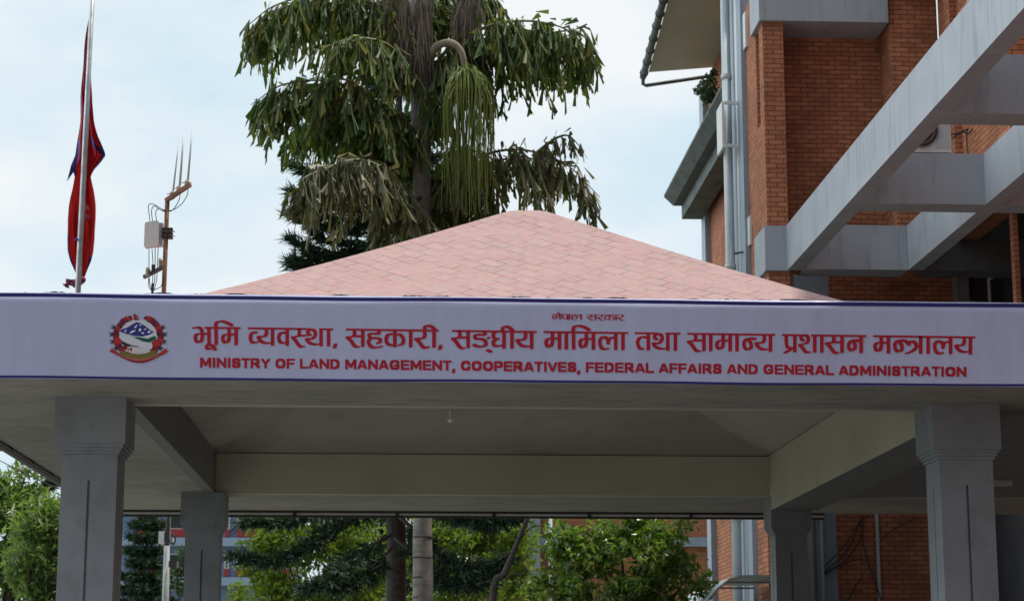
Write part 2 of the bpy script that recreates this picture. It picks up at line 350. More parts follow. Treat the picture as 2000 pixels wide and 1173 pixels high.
column(CX0, CYF); column(4.478, CYF); column(-2.32, CYR, .915); column(4.50, CYR, .87)
# gutters: rear and left edge
m = MB(); m.box(X0, 5.35, Y1-.034, Y1-.004, S-.084, S-.0582)
gt_ = obj('gutter', m, M['dark'], can)
for px in (578, 776, 964, 1150, 1350, 1560):
    q = atz(px, 1000, S); m = MB(); m.box(q[0]-.022, q[0]+.022, Y1-.05, Y1-.0345, S-.088, S-.004); obj('bracket', m, M['dark'], gt_)
m = MB(); m.box(X0, 5.35, Y1-.03, Y1-.002, S-.028, S-.001); obj('shadow_gap_strip', m, M['dark'], can)  # dark strip standing in for the shadow gap under the soffit
m = MB(); m.box(X0, 5.35, Y1-.026, Y1-.006, S-.058, S-.0281); obj('gutter', m, M['white'], can)
m = MB(); m.tube([(X0-.07,Y0+.2,S-.0),(X0-.07,Y1,S-.0)], .045, 8); m.tube([(X0-.02,Y0+.2,S-.015),(X0-.02,Y1,S-.015)], .013, 6)
gt_ = obj('gutter', m, M['dark'], can)
for k in range(9):
    m = MB(); y = 15.6+k*1.1; m.box(X0-.13, X0-.004, y, y+.06, S-.03, S+.06); obj('bracket', m, M['dark'], gt_)
# tube light under the side soffit
m = MB(); m.box(6.29, 6.56, 21.2, 21.3, S-.06, S-.006); obj('tube_light', m, M['white'], can)

# ------------------------------------------------------------------ banner
BY = Y0 - .012
ban = thing('banner_sign', 'long white banner with red lettering and navy stripes along canopy edge', 'banner', (.85, BY, 3.9))
BX0, BX1 = -3.72, 6.2; zB, zT = 3.903, 4.553
m = MB(); nx, nz_ = 160, 8
def wav(x, z):  # vinyl is stretched but never quite flat
    return .0012*math.sin(x*2.1+z*3)+.0008*math.sin(x*5.3-z*4)
for j in range(nz_+1):
    for i in range(nx+1):
        x = BX0+(BX1-BX0)*i/nx; z = zB+(zT-zB)*j/nz_; m.v.append((x, BY+wav(x, z)*(1 if 0 < j < nz_ else 0), z))
for j in range(nz_):
    for i in range(nx):
        a = j*(nx+1)+i; m.f.append((a, a+1, a+nx+2, a+nx+1)); m.m.append(0)
for i in range(nx):  # folded back over the frame
    a = nz_*(nx+1)+i; o = len(m.v); m.v += [(m.v[a][0], BY+.03, zT), (m.v[a+1][0], BY+.03, zT)]; m.f.append((a, a+1, o+1, o)); m.m.append(0)
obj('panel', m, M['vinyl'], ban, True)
def stripe(z0, z1, off=.0028):
    m = MB(); n = 90
    for i in range(n+1):
        x = BX0+(BX1-BX0)*i/n; dz = .0025*math.sin(x*1.7)+.0015*math.sin(x*4.1); m.v += [(x, BY-off, z0+dz), (x, BY-off, z1+dz)]
    for i in range(n): m.f.append((2*i, 2*i+2, 2*i+3, 2*i+1)); m.m.append(0)
    return m
obj('border', stripe(4.515, 4.543), M['navy'], ban)
obj('border', stripe(3.905, 3.923), M['navy'], ban)

# --- calligraphic lettering, drawn with a broad pen
def hull(P):
    P = sorted(set((round(p[0], 5), round(p[1], 5)) for p in P))
    def half(Q):
        h = []
        for p in Q:
            while len(h) > 1 and (h[-1][0]-h[-2][0])*(p[1]-h[-2][1]) - (h[-1][1]-h[-2][1])*(p[0]-h[-2][0]) <= 0: h.pop()
            h.append(p)
        return h
    a, b = half(P), half(P[::-1]); return a[:-1]+b[:-1]
G = {}  # strokes in photo-sized units, x from the letter's left, y up from the base line, head line at 32
G['bha'] = [[(.5,31.5),(8,32.5),(14.5,30),(17,23),(17,13),(15.5,6.5),(10.5,3.8),(5.5,6),(3.5,12.5),(5.5,18.5),(10,20)], [(17,20),(30,20)], [(30,32),(30.5,0)]]
G['ma'] = [[(10,19.5),(5.5,17),(3.8,10.5),(6,5.2),(10,3.6),(14.2,6),(16.3,13),(16.3,22),(16.2,32)], [(16,19.7),(30,19.7)], [(30,32),(30,0)]]
G['ya'] = [[(17.5,31),(18.5,25),(16.5,18.5),(11,15.8),(1.8,16)], [(1.8,16),(5,10),(11,5),(19.5,3.3),(29,4.5)], [(30.2,32),(30.2,0)]]
G['va'] = [[(17,23.5),(10.5,24.7),(5.4,20.5),(4,13),(6.7,6),(12,4),(18,5)], [(20.4,32),(20.4,0)]]
G['va_half'] = [[(15.2,23.5),(10,24.3),(5.2,20),(4,11.5),(7,5.4),(12.5,4.2),(17,5.4)]]
G['sa'] = [[(14.5,31),(15.5,24),(12.5,18.5),(1,17.2)], [(15,19.3),(31,19.3)], [(1,17),(8,10.5),(14,2),(19,-1.8),(23,-1.6)], [(31.5,32),(31.5,0)]]
G['sa_half'] = [[(14,31),(14.7,23.5),(12.2,17.8),(1.2,16)], [(14,18.7),(26,19)], [(1.2,16),(7.5,9),(13,1),(18.5,-3),(23,-2.2)]]
G['tha'] = [[(9,20),(5,22),(4.3,27),(10.5,31),(17.8,28.3),(19,21),(14.5,14),(9,12),(1.5,12.8)], [(1.5,12.8),(5,7),(12.5,3),(20.5,2),(28,3.3)], [(30,32),(30,0)]]
G['aa'] = [[(0,32),(0,0)]]
G['ha'] = [[(23,31),(23,24.8)], [(23,24.5),(6.5,24.5),(3.6,20.8),(7,16)], [(7,16),(17,16.2),(25,14.3),(25.8,9.5),(20.8,6)], [(7.5,15.5),(3,11),(3.2,5),(7.5,-.3),(15,-2.8),(27.5,-.3)]]
G['ka'] = [[(20.5,32),(20.5,0)], [(17,24.3),(8.5,23.8),(4.2,17.5),(4,9.5),(8.5,3.8),(19,3)], [(21,23.5),(30.5,23.3),(36.5,17),(37.3,9.5),(33.5,4),(29,3)]]
G['ra'] = [[(18,31),(19.2,23.5),(15.5,17),(1.3,15.8)], [(1.3,15.6),(8,9.5),(14,1.5),(19.5,-2.3),(25.5,.2)]]
G['ii'] = [[(-18,31.5),(-18.3,37),(-14,41.5),(-7.5,41),(-1.5,37.2),(2,34)], [(0,34),(0,0)]]
G['i'] = [[(0,0),(-.5,35)], [(-1,34),(-.3,40.5),(2.8,43.8),(8,45),(16,44),(24.5,40.7),(30.5,37)]]
G['nga'] = [[(23,31.5),(23,25.4)], [(23,25),(6,24.8),(3,20.8),(6,16.8)], [(6,16.8),(18,16.5),(24.3,11.8),(24.5,5.5),(18.5,2.2),(9.5,2.2),(1.5,5.6)], [(29.8,19.3),(30.4,18.7)], [(28,-4.8),(34.5,-7.8)]]
G['gha'] = [[(9,31.5),(4.8,27),(4.4,22),(7.5,18),(14,17.2)], [(10,17),(5,12.5),(4.3,7.5),(8,3.8),(16,3.6),(24,5.8)], [(25.3,32),(25.3,0)]]
G['la'] = [[(19.5,1.2),(14,-.3),(7.7,2.4),(4.6,11),(5.6,19.5),(10.5,23.8),(16,22.5),(20.3,18.3),(20.8,10.5)], [(20.8,14),(23,20.3),(28.5,22.8),(34,22)], [(35.5,32),(35.5,0)]]
G['ta'] = [[(23,23.8),(10.5,24.2),(5,16.5),(5.4,8.5),(9.7,2),(14.8,1)], [(25.4,32),(25.4,0)]]
G['na_half'] = [[(25.5,23),(19,24.7),(11,24),(5,19.5),(3.7,11),(7,4.2),(11.5,2.8),(16.5,5.5),(17.9,11),(16,17),(12,23)]]
G['na'] = [[(26,21.5),(17,23.8),(10,22.6),(4.8,17.8),(3.8,9.5),(7,4.6),(11.5,4.2),(15.6,8.3),(16.2,14.5),(13.2,21)], [(28,32),(28,0)]]
G['pa'] = [[(4,32),(3.8,20),(5.3,9.7),(11,6.8),(20,7.4)], [(20.5,32),(20.5,0)]]
G['ra_foot'] = [[(13,4.5),(1.5,-2.6)]]
G['sha'] = [[(8.5,21.5),(4.8,24),(4,29.5),(10,32.5),(16.8,29.5),(17.9,23),(14.8,16.8),(1,13.5)], [(1,13.3),(7.5,6.5),(13,-.6),(19.5,-1)], [(30.5,32),(30.5,0)]]
G['tra'] = [[(0,22.5),(6,16)], [(5.5,20.5),(10,23),(14.7,22),(19,17.8),(19.4,11.5),(14,5.5),(7,1.4),(.6,-.6)], [(19.5,13.5),(27,13.5)], [(28,32),(28,0)]]
G['uu'] = [[(30.3,0),(26,-3),(25.6,-6.5),(28.5,-9.2),(33.5,-8.8)], [(33,-1),(38.5,-4.5),(42.5,-10.5)]]
G['e'] = [[(0,32),(-2.5,37.5),(-9,42)]]
G['comma'] = [[(2.2,3),(.3,-3.5)]]
class Pen:
    def __init__(s): s.mb = MB(); s.k = 0
    def seg(s, pts, nib):
        for a, b in zip(pts[:-1], pts[1:]):
            h = hull([(p[0]+q[0], p[1]+q[1]) for p in (a, b) for q in nib])
            off = .0028 + (s.k % 80)*.000012; s.k += 1
            vs = [at(p[0], p[1], BY-off) for p in h]
            s.mb.add([vs[i] for i in range(len(vs))][::-1], [tuple(range(len(vs)))])
def nibrect(w, h, ang, sx=1, sy=1):
    c, n = math.cos(R(ang)), math.sin(R(ang))
    return [((x*c+y*n)*sx, (-x*n+y*c)*sy) for x, y in ((-w/2,-h/2),(w/2,-h/2),(w/2,h/2),(-w/2,h/2))]
def write(pen, items, heads, hy, sx=1, sy=1, H=32):
    nib = nibrect(6.7 if sy == 1 else 5.2, 3.0, 10, sx, sy)
    for gname, x in items:
        for st in G[gname]:
            q = cr(st, 4) if len(st) > 2 else [np.array(p, float) for p in st]
            P = [(x + p[0]*sx, hy(x + p[0]*sx) + (H-p[1])*sy) for p in q]
            pen.seg(P, nib)
    for a, b in heads:
        pen.seg([(a, hy(a)), (b, hy(b))], nibrect(2.0*sx, 3.8*sy, 0))
hy = lambda x: 640.0 + (x-430)*.0125
pen = Pen()
write(pen, [('bha',377.8),('uu',377.8),('i',422.2),('ma',431)], [(400.5,469)], hy)
write(pen, [('va_half',485),('ya',502),('va',540.5),('sa_half',570),('tha',597),('aa',641.7),('comma',653)], [(485,607),(624,650)], hy)
write(pen, [('sa',677),('ha',717),('ka',750.5),('aa',802),('ra',810.5),('ii',847.5),('comma',858.5)], [(676.5,856)], hy)
write(pen, [('sa',882.7),('nga',924),('gha',959),('ii',999.7),('ya',1008)], [(883,1047.5)], hy)
write(pen, [('ma',1062.6),('aa',1105.9),('i',1120.3),('ma',1128.8),('la',1167),('aa',1216.6)], [(1062.5,1226)], hy)
write(pen, [('ta',1240.7),('tha',1274.2),('aa',1319)], [(1240.5,1284),(1300,1328)], hy)
write(pen, [('sa',1343.3),('aa',1388),('ma',1396),('aa',1439.4),('na_half',1449.4),('ya',1474.5)], [(1343.5,1513)], hy)
write(pen, [('pa',1531.8),('ra_foot',1531.8),('sha',1560.6),('aa',1605),('sa',1613),('na',1653.7)], [(1528.5,1572),(1585,1691)], hy)
write(pen, [('ma',1705),('na_half',1744),('tra',1770),('aa',1812.7),('la',1821),('ya',1865)], [(1706,1904)], hy)
obj('lettering', pen.mb, M['red'], ban, label='large red headline lettering on the banner')
pen = Pen(); hy2 = lambda x: 613.4 + (x-1077)*.011
def small(names, x0, x1):
    wid = {'na':32,'pa':24.5,'aa':7,'la':39.5,'sa':35.5,'ra':25,'ka':41,'e':0}
    tot = sum(wid[n] for n in names); sx = (x1-x0)/tot; x = x0; it = []
    for n in names:
        if n == 'e': it.append(('e', x-4*sx)); continue
        it.append((n, x + (3*sx if n == 'aa' else 0))); x += wid[n]*sx
    write(pen, it, [(x0, x1)], hy2, sx, .31)
small(['na','e','pa','aa','la'], 1077.5, 1137); small(['sa','ra','ka','aa','ra'], 1146, 1219)
obj('lettering', pen.mb, M['red'], ban, label='small line of red lettering at the banner top')
# --- English line
LT = {  # bold capitals: advance, then strokes on a 20-high cap ('~' = curved)
'A': (20.5, [[(2.3,2.0),(9.1,17.9),(11.3,17.9),(18.1,2.0)], [(6,6.3),(14.5,6.3)]]), 'C': (20.5, ['~',[(17.3,13.2),(15.3,16.6),(10.4,17.8),(4.9,15.8),(2.7,10),(4.9,4.2),(10.4,2.2),(15.3,3.4),(17.5,6.8)]]),
'D': (20.5, [[(2.7,2.2),(2.7,17.8)], '~', [(2.7,17.8),(9.5,17.8),(15.2,15.7),(17.2,10),(15.2,4.3),(9.5,2.2),(2.7,2.2)]]), 'E': (18.5, [[(15.8,17.8),(2.7,17.8),(2.7,2.2),(16.1,2.2)], [(2.7,10.2),(15,10.2)]]),
'F': (17.5, [[(15.3,17.8),(2.7,17.8),(2.7,2.0)], [(2.7,9.9),(13.8,9.9)]]), 'G': (22, ['~',[(18.2,13.6),(16,16.8),(11,17.8),(5.2,15.8),(2.8,10),(5.2,4.2),(11,2.2),(15.5,3.0),(18.5,5)], [(18.5,4.4),(18.5,9),(12,9)]]),
'I': (8.4, [[(4.2,2),(4.2,18)]]), 'L': (17, [[(2.7,18),(2.7,2.2),(15.2,2.2)]]), 'M': (24, [[(2.7,2),(2.7,17.8)], [(4.2,17.6),(12,4.5),(19.8,17.6)], [(21.3,17.8),(21.3,2)]]),
'N': (21, [[(2.7,2),(2.7,18)], [(3.6,17.4),(17.3,2.8)], [(18.2,2),(18.2,18)]]), 'O': (22, ['~', [(11,17.8),(5.2,15.8),(2.8,10),(5.2,4.2),(11,2.2),(16.8,4.2),(19.2,10),(16.8,15.8),(11,17.8)]]),
'P': (18.8, [[(2.7,2),(2.7,17.8)], '~', [(2.7,17.8),(10.5,17.8),(14.9,16.3),(15.9,13.2),(14.9,10.1),(10.5,8.6),(2.7,8.6)]]),
'R': (20.5, [[(2.7,2),(2.7,17.8)], '~', [(2.7,17.8),(10.8,17.8),(15.2,16.4),(16.2,13.6),(15.2,10.8),(10.8,9.4),(2.7,9.4)], [(10.5,9.4),(17.3,2.0)]]),
'S': (18.8, ['~',[(15.5,14.1),(13.6,17),(9,17.8),(4.5,16.7),(3.3,13.9),(5.2,11.3),(10,10),(14.6,8.3),(15.8,5.6),(13.8,2.9),(9.2,2.2),(4.6,3.2),(2.8,6.2)]]),
'T': (17.6, [[(2.2,17.8),(15.4,17.8)], [(8.8,17.8),(8.8,2)]]), 'V': (19.5, [[(2.3,18),(8.8,2.2),(10.7,2.2),(17.2,18)]]), 'Y': (19, [[(2.2,18),(9.5,9.3),(16.8,18)], [(9.5,9.3),(9.5,2)]]),
',': (8.4, [[(4.2,1.8),(4.0,-.5),(2.6,-2.8)]]), ' ': (8.4, [])}
txt = 'MINISTRY OF LAND MANAGEMENT, COOPERATIVES, FEDERAL AFFAIRS AND GENERAL ADMINISTRATION'
kx = (1888.5-389.5)/sum(LT[c][0] for c in txt); pen = Pen(); x = 389.5; nibE = nibrect(5.0*kx, 4.1, 0); nibD = nibrect(4.4*kx, 2.4, 0)
for c in txt:
    sm = False
    for st in LT[c][1]:
        if st == '~': sm = True; continue
        q = cr(st, 4) if sm else [np.array(p, float) for p in st]; sm = False
        diag = c in 'AMNVY' and len(st) > 1 and abs(st[0][0]-st[1][0]) > 1 and abs(st[0][1]-st[1][1]) > 1
        pen.seg([(x+(p[0]*.90+LT[c][0]*.05)*kx, 717.4+(x-390)*.0121 - p[1]*.985) for p in q], nibD if diag else nibE)
    x += LT[c][0]*kx
obj('lettering', pen.mb, M['red'], ban, label='second line of bold red capitals below the headline')

# --- emblem
emb = MB(); ecol = []
def EP(X, Y): return (200+X/9.77, 600+Y/9.77)
ek = [0]
def epoly(pts, mi):
    ek[0] += 1; off = .0028+ek[0]*.000012
    vs = [at(*EP(*p), BY-off) for p in pts]
    emb.add(vs, [tuple(range(len(vs)))], mi)
def eblob(cx, cy, r, mi, n=9, jag=.25):
    epoly([(cx+r*(1+random.uniform(-jag, jag))*math.cos(2*math.pi*i/n), cy-r*(1+random.uniform(-jag, jag))*math.sin(2*math.pi*i/n)) for i in range(n)], mi)
EC = [(.20,.02,.03), (.02,.035,.03), (.03,.035,.22), (.62,.64,.72), (.015,.10,.06), (.58,.57,.62), (.19,.15,.04), (.40,.18,.13), (.42,.03,.03), (.13,.01,.05), (.74,.76,.82)]
EM = [plain('emblem_print', c, None, 3, .5, spec=.25) for c in EC]
epoly([(680+370*math.cos(a*math.pi/18), 560-330*math.sin(a*math.pi/18)) for a in range(36)], 3)
for s, a0, a1 in ((1, 112, 240), (-1, 68, -60)):   # wreath: outer leaves first, then blossoms
    for i in range(15):
        a = R(a0+(a1-a0)*i/14); cx, cy = 683+455*math.cos(a), 545-390*math.sin(a)
        for k in (-.28, .3):
            b = a+k; ex, ey = cx+125*math.cos(b), cy-115*math.sin(b)
            nx_, ny_ = -math.sin(a)*22, -math.cos(a)*22
            if i > 3 and i % 2: epoly([(cx-nx_*1.3, cy-ny_*1.3), (ex, ey), (cx+nx_*1.3, cy+ny_*1.3)], 1)
    for i in range(15):
        a = R(a0+(a1-a0)*i/14); cx, cy = 683+428*math.cos(a), 548-372*math.sin(a)
        eblob(cx, cy, 62 if i else 52, [0, 8, 0, 9][i % 4], 10, .28)
        if i % 3 == 1: eblob(cx-40*math.cos(a), cy+40*math.sin(a), 26, 1, 6, .3)
epoly([(335,430),(470,385),(560,330),(650,280),(720,295),(800,345),(900,420),(985,475),(900,520),(760,555),(600,540),(470,490),(360,480)], 2)
for q in ([(510,490),(570,440),(640,430),(600,470),(540,490)], [(690,345),(740,315),(745,345)], [(780,430),(830,395),(840,425)], [(740,480),(790,470),(800,500),(750,505)], [(880,540),(960,490),(1000,480),(920,560)], [(600,385),(650,330),(665,345),(630,395)], [(850,470),(900,440),(930,470),(880,490)], [(400,455),(470,420),(450,460)], [(690,420),(730,390),(745,440),(700,460)]): epoly(q, 10)
epoly([(420,500),(480,490),(600,560),(700,565),(860,600),(985,545),(1030,560),(1010,620),(900,670),(780,650),(640,590),(520,545)], 4)
epoly([(780,560),(880,545),(930,560),(860,585)], 10)
epoly([(365,600),(430,510),(500,515),(640,590),(780,655),(900,680),(950,690),(955,790),(860,800),(700,740),(560,700),(400,650)], 3)
epoly([(340,640),(400,650),(480,690),(560,720),(640,735),(690,745),(680,765),(570,765),(450,735),(360,690)], 1)
epoly([(430,830),(460,760),(560,740),(700,760),(860,800),(930,830),(850,870),(700,890),(540,860)], 5)
epoly([(460,790),(520,770),(535,810),(490,835)], 7); epoly([(530,770),(570,765),(560,840),(535,830)], 0)
eblob(300, 640, 70, 8, 9, .3); eblob(420, 760, 55, 0, 8, .3); eblob(1020, 690, 75, 8, 9, .3); eblob(980, 780, 45, 0, 8, .3)
epoly([(330,860),(350,820),(450,850),(560,880),(690,890),(830,880),(960,835),(1010,820),(1050,880),(960,950),(830,985),(690,990),(540,975),(400,930)], 6)
epoly([(160,775),(250,830),(340,885),(300,930),(230,885),(120,830),(165,815)], 8)
epoly([(1220,775),(1120,850),(1050,890),(1095,925),(1180,890),(1270,830),(1225,820)], 8)
def eband(a, b, mi):
    for i in range(len(a)-1): epoly([a[i], a[i+1], b[i+1], b[i]], mi)
def arc(y0, dy, x0=300, x1=1110, n=14): return [(x0+(x1-x0)*i/n, y0+dy*math.sin(math.pi*i/n)) for i in range(n+1)]
eband(arc(900, 140, 265, 1140), arc(905, 72, 300, 1105), 8)
eband(arc(905, 104, 330, 1070), arc(900, 84, 330, 1070), 7)
eband(arc(907, 150, 280, 1130), arc(902, 134, 268, 1138), 9)
epoly([(590,125),(645,150),(700,165),(650,180),(710,235),(595,238)], 8)
epoly([(590,115),(640,140),(655,165),(600,135)], 1); epoly([(640,215),(710,240),(590,240)], 1)
obj('emblem', emb, EM, ban, label='round crest with red flower wreath and blue mountains')

# ------------------------------------------------------------------ flagpole and flag
FY = 30.0
b0 = at(148, 570, FY); t0 = at(180, 0, FY); dv = (t0-b0)/(t0[2]-b0[2])
base = b0 - dv*b0[2]
base[0] = at(116, 1173, FY)[0] + .03; dv = (t0-base)/t0[2]
top = base + dv*14.2
fp = thing('flagpole', 'tall steel flagpole rising behind the left end of the canopy', 'flagpole', base)
m = MB(); m.tube([base, base+dv*5, base+dv*10, top], [.055, .05, .042, .03], 12); obj('pole', m, M['steel'], fp, True)
m = MB(); m.tube([top+np.array((0,0,.005+.09*k/6)) for k in range(7)], [.01,.035,.05,.055,.05,.035,.01], 10); obj('finial', m, M['steel'], fp, True)
m = MB(); m.box(base[0]-.2, base[0]+.2, base[1]-.2, base[1]+.2, 0, .25); obj('base', m, M['concrete'], fp)
m = MB(); m.tube([at(153, 470, FY-.07), at(150, 464, FY-.09), at(147, 470, FY-.07)], .016, 6); obj('rope_tie', m, plain('blue_rope', (.03, .05, .35), None, 9, .7), fp)
# cloth hanging in folds: outline rows (py, left px, right px)
rows = [(12,176.5,182),(60,169,180),(100,164.5,178.5),(150,160,178),(200,157.5,179.5),(240,156,185),(265,153,191),(285,150.5,199),(303,147.5,206),(318,144,196),(332,141,184),(345,145,178),
        (370,141.5,183),(400,135.5,186),(430,131.5,187),(465,131,185.5),(490,133,182),(510,138,177),(525,144,171),(538,149,167),(548,147,161)]
fl = MB(); nu = 40; fv = []
py_f = np.interp(np.linspace(0, len(rows)-1, 70), range(len(rows)), [r[0] for r in rows])
for j, py in enumerate(py_f):
    a = np.interp(py, [r[0] for r in rows], [r[1] for r in rows]); b = np.interp(py, [r[0] for r in rows], [r[2] for r in rows])
    for i in range(nu+1):
        u = i/nu; px = a+(b-a)*u
        dep = .18 + .13*math.sin(u*13 + py*.010) + .07*math.sin(u*27-py*.022) + .02*math.sin(u*7+py*.05) + .10*math.sin(math.pi*u)
        px += .9*math.sin(py*.06+u*9)
        fl.v.append(tuple(at(px, py, FY+dep+.10)))
for j in range(69):
    py = (py_f[j]+py_f[j+1])/2
    for i in range(nu):
        a = j*(nu+1)+i; fl.f.append((a, a+1, a+nu+2, a+nu+1))
        u = (i+.5)/nu; mi = 0
        if (i < 2 and (60 < py < 230 or py > 455)) or (i < 4 and 270 < py < 345): mi = 1
        if 262 < py < 335 and (i >= nu-2 or abs((py-285)/22 - (u-.75)*4) < .35 and u > .6): mi = 1
        if py > 500 and (i >= nu-4 or i < 3) or py > 540: mi = 1
        if 292 < py < 330 and u > .93: mi = 1
        if 392 < py < 428 and .60 < u < .60+.22*((py-392) % 18)/18: mi = 2
        fl.m.append(mi)
flag = obj('flag', fl, [leafmat('red_flag_cloth', [(.36,.014,.032),(.30,.012,.03)], .7, .3, .2), plain('blue_hem_cloth', (.03,.03,.20), None, 5, .8), plain('white_flag_print', (.55,.42,.45), None, 5, .8)], None, True, loc=at(160, 300, FY))
tag(flag, 'limp red flag with blue border hanging down the flagpole', 'flag')
m = MB()   # pointed tail of the upper pennant and the knotted lower corner
q = [at(150,296,FY+.12), at(147,330,FY+.14), at(131,353,FY+.10), at(139,322,FY+.06)]
m.add(q+[p+np.array((.0,.02,0)) for p in q], [(0,1,2,3),(7,6,5,4),(0,4,5,1),(1,5,6,2),(2,6,7,3),(3,7,4,0)])
obj('pennant_tip', m, [plain('blue_hem', (.03,.03,.18), None, 5, .8)], flag)
m = MB(); pts = [at(160,540,FY+.12), at(155,556,FY+.12), at(141,549,FY+.10), at(133,553,FY+.09), at(128,560,FY+.08)]
m.tube(cr(pts, 4), [.05+.025*math.sin(i*1.3) for i in range(16)]+[.02], 8)
obj('knotted_corner', m, plain('purple_cloth', (.10,.02,.12), (.25,.02,.05), 14, .8), flag, True)

# ------------------------------------------------------------------ antenna mast on the canopy roof
AY = 16.8
def A(px, py, dy=0): return at(px, py, AY+dy)
mb_ = A(320, 570); mbz = np.array((mb_[0]-.006, AY, 4.62))
am = thing('antenna_mast', 'rusty mast with three thin white antennas and a white box', 'antenna mast', mbz)
m = MB(); m.tube([mbz, A(320,570), A(327,388)], .0205, 10); obj('pole', m, M['rust'], am, True)
def bar(a, b, w, h):
    m = MB(); a = np.array(a); b = np.array(b); d = (b-a)/np.linalg.norm(b-a); s = np.cross(d, (0,0,1)); s = s/np.linalg.norm(s)*w; u = np.cross(s, d); u = u/np.linalg.norm(u)*h
    vs = [p+i*s+j*u for p in (a, b) for i, j in ((-1,-1),(1,-1),(1,1),(-1,1))]
    m.add(vs, [(0,1,2,3),(7,6,5,4),(0,4,5,1),(1,5,6,2),(2,6,7,3),(3,7,4,0)]); return m
obj('crossarm', bar(A(324,392), A(372,360,-.15), .014, .018), M['rust'], am)
obj('crossarm', bar(A(322,520), A(281,541,.12), .012, .016), M['dark'], am)
M['tan'] = plain('tan_clamp', (.42,.34,.24), (.30,.22,.15), 20, .7)
for k, (bx, by, tx, ty, r) in enumerate(((338,374,349,278,.0065),(351,363,358.5,264,.0085),(367,352,375,254.5,.0075))):
    m = MB(); m.tube([A(bx,by,-.05*k), A(tx,ty,-.05*k)], [r*1.25, r*1.1], 12); an = obj('antenna', m, M['pipe'], am, True)
    m = MB(); q = A(bx-2, by+10, -.05*k); m.tube([q+np.array((0,0,-.025)), q+np.array((0,0,-.02)), q+np.array((0,0,.035)), q+np.array((.004,0,.05))], [.012,.021,.021,.009], 8)
    m.tube([q+np.array((-.045,-.01,.02)), q+np.array((.04,-.01,.02))], .004, 5)
    obj('mount', m, M['tan'], an)
# radio box with rounded corners
q = A(297, 459, -.03); w, h, d = .060, .112, .045
pl = []
for cx, cz, a0 in ((w-.02,h-.02,0),(-w+.02,h-.02,90),(-w+.02,-h+.02,180),(w-.02,-h+.02,270)):
    for k in range(5): a = R(a0+k*22.5); pl.append((q[0]+cx+.02*math.cos(a)+.0, q[2]+cz+.02*math.sin(a)+(cx*.18)))
m = MB(); m.prism(pl[::-1], 1, q[1]-d, q[1]+.02)
bx_ = obj('radio_box', m, M['white'], am)
m = MB(); q2 = A(311, 458, .02); m.box(q2[0]-.022, q2[0]+.03, q2[1]-.02, q2[1]+.06, q2[2]-.10, q2[2]+.10); obj('back_plate', m, M['pipe'], bx_)
m = MB()
for dz in (-.035, 0, .035): q = A(327, 456); m.box(q[0]-.045, q[0]+.045, q[1]-.035, q[1]+.035, q[2]+dz-.010, q[2]+dz+.010)
for dz in (-.03, .012): q = A(327, 456); m.tube([q+np.array((-.05,-.045,dz)), q+np.array((.07,-.045,dz-.005))], .004, 5)
obj('clamp', m, M['dark'], am)
for px, py in ((289,532),(314,514)):
    m = MB(); q = A(px, py, .05); m.tube([q+np.array((0,0,-.03)), q+np.array((0,0,.02)), q+np.array((-.01,0,.045))], [.018,.022,.008], 8); obj('mount', m, M['tan'], am)
def cable(pts, r, parent, name='cable', mt=None):
    m = MB(); m.tube(cr(pts, 7), r, 6, cap=False); return obj(name, m, mt or M['dark'], parent, True)
for pts in ([(293,432),(290,408),(291,399),(300,399),(316,408),(324,411)], [(298,432),(296,412),(301,402),(312,409),(322,412)], [(306,432),(304,415),(309,408),(318,412),(324,413)],
            [(328,412),(340,409),(355,398),(366,380),(367,366)], [(328,413),(336,411),(345,400),(351,386),(352,372)], [(291,487),(291,520),(292,550),(296,566)], [(297,487),(299,520),(298,548),(298,566)],
            [(303,484),(303,515),(302,545),(299,566)], [(309,478),(308,505),(306,545),(301,566)], [(318,535),(316,556),(308,563),(301,566)], [(290,543),(291,560),(296,567)]):
    cable([A(x, y, -.02) for x, y in pts], .0036, am)
m = MB(); q = A(298, 560); m.tube([q+np.array((0,0,.03)), q+np.array((0,0,-.03)), np.array((q[0], q[1], 4.62))], .012, 8); obj('conduit', m, M['dark'], am)
m = MB(); q = A(299.5, 525, -.02); m.box(q[0]-.014, q[0]+.014, q[1]-.02, q[1]+.02, q[2]-.035, q[2]+.035); obj('splitter', m, M['dark'], am)

# ------------------------------------------------------------------ brick building on the right
bb = thing('brick_building', 'red brick office building with blue grey concrete bands beside canopy', 'building', (6, 30, 0))
def part(name, boxes, mat, parent=bb, label=None):
    m = MB()
    for b in boxes: m.box(*b)
    return obj(name, m, mat, parent, label=label)
BZ0, BZ1 = 8.08, 8.79
HT = 12.9
PX0, PX1, PYF, PYB = 5.60, 5.93, 30.0, 31.55
# corner pier with two slots in its left side
bx = [(PX0+.16, PX1, PYF, PYB, 0, HT)]
slots = [(30.33, 30.62, 6.9, 8.02), (30.33, 30.62, 10.55, 12.55), (30.33, 30.62, 3.2, 5.0)]
edges = [0, 3.2, 5.0, 6.9, 8.02, 10.55, 12.55, HT]
for z0, z1 in zip(edges[:-1], edges[1:]):
    cut = [s for s in slots if s[2] <= z0 and s[3] >= z1]
    if cut: bx += [(PX0, PX0+.159, PYF, cut[0][0], z0, z1), (PX0, PX0+.159, cut[0][1], PYB, z0, z1)]
    else: bx.append((PX0, PX0+.159, PYF, PYB, z0, z1))
part('corner_pier', bx, M['brick'])
part('wall', [(PX1, 7.66, 30.75, 31.2, BZ1-.5, HT)], M['brick'])
part('pier', [(7.66, 8.43, 30.02, 31.19, BZ1-.6, HT)], M['brick'])
part('wall', [(8.45, 8.9, 26.6, 30.019, BZ1-.2, HT)], M['brick'])
part('pier', [(8.33, 8.449, 28.95, 29.25, BZ1-.2, HT)], M['brick'])
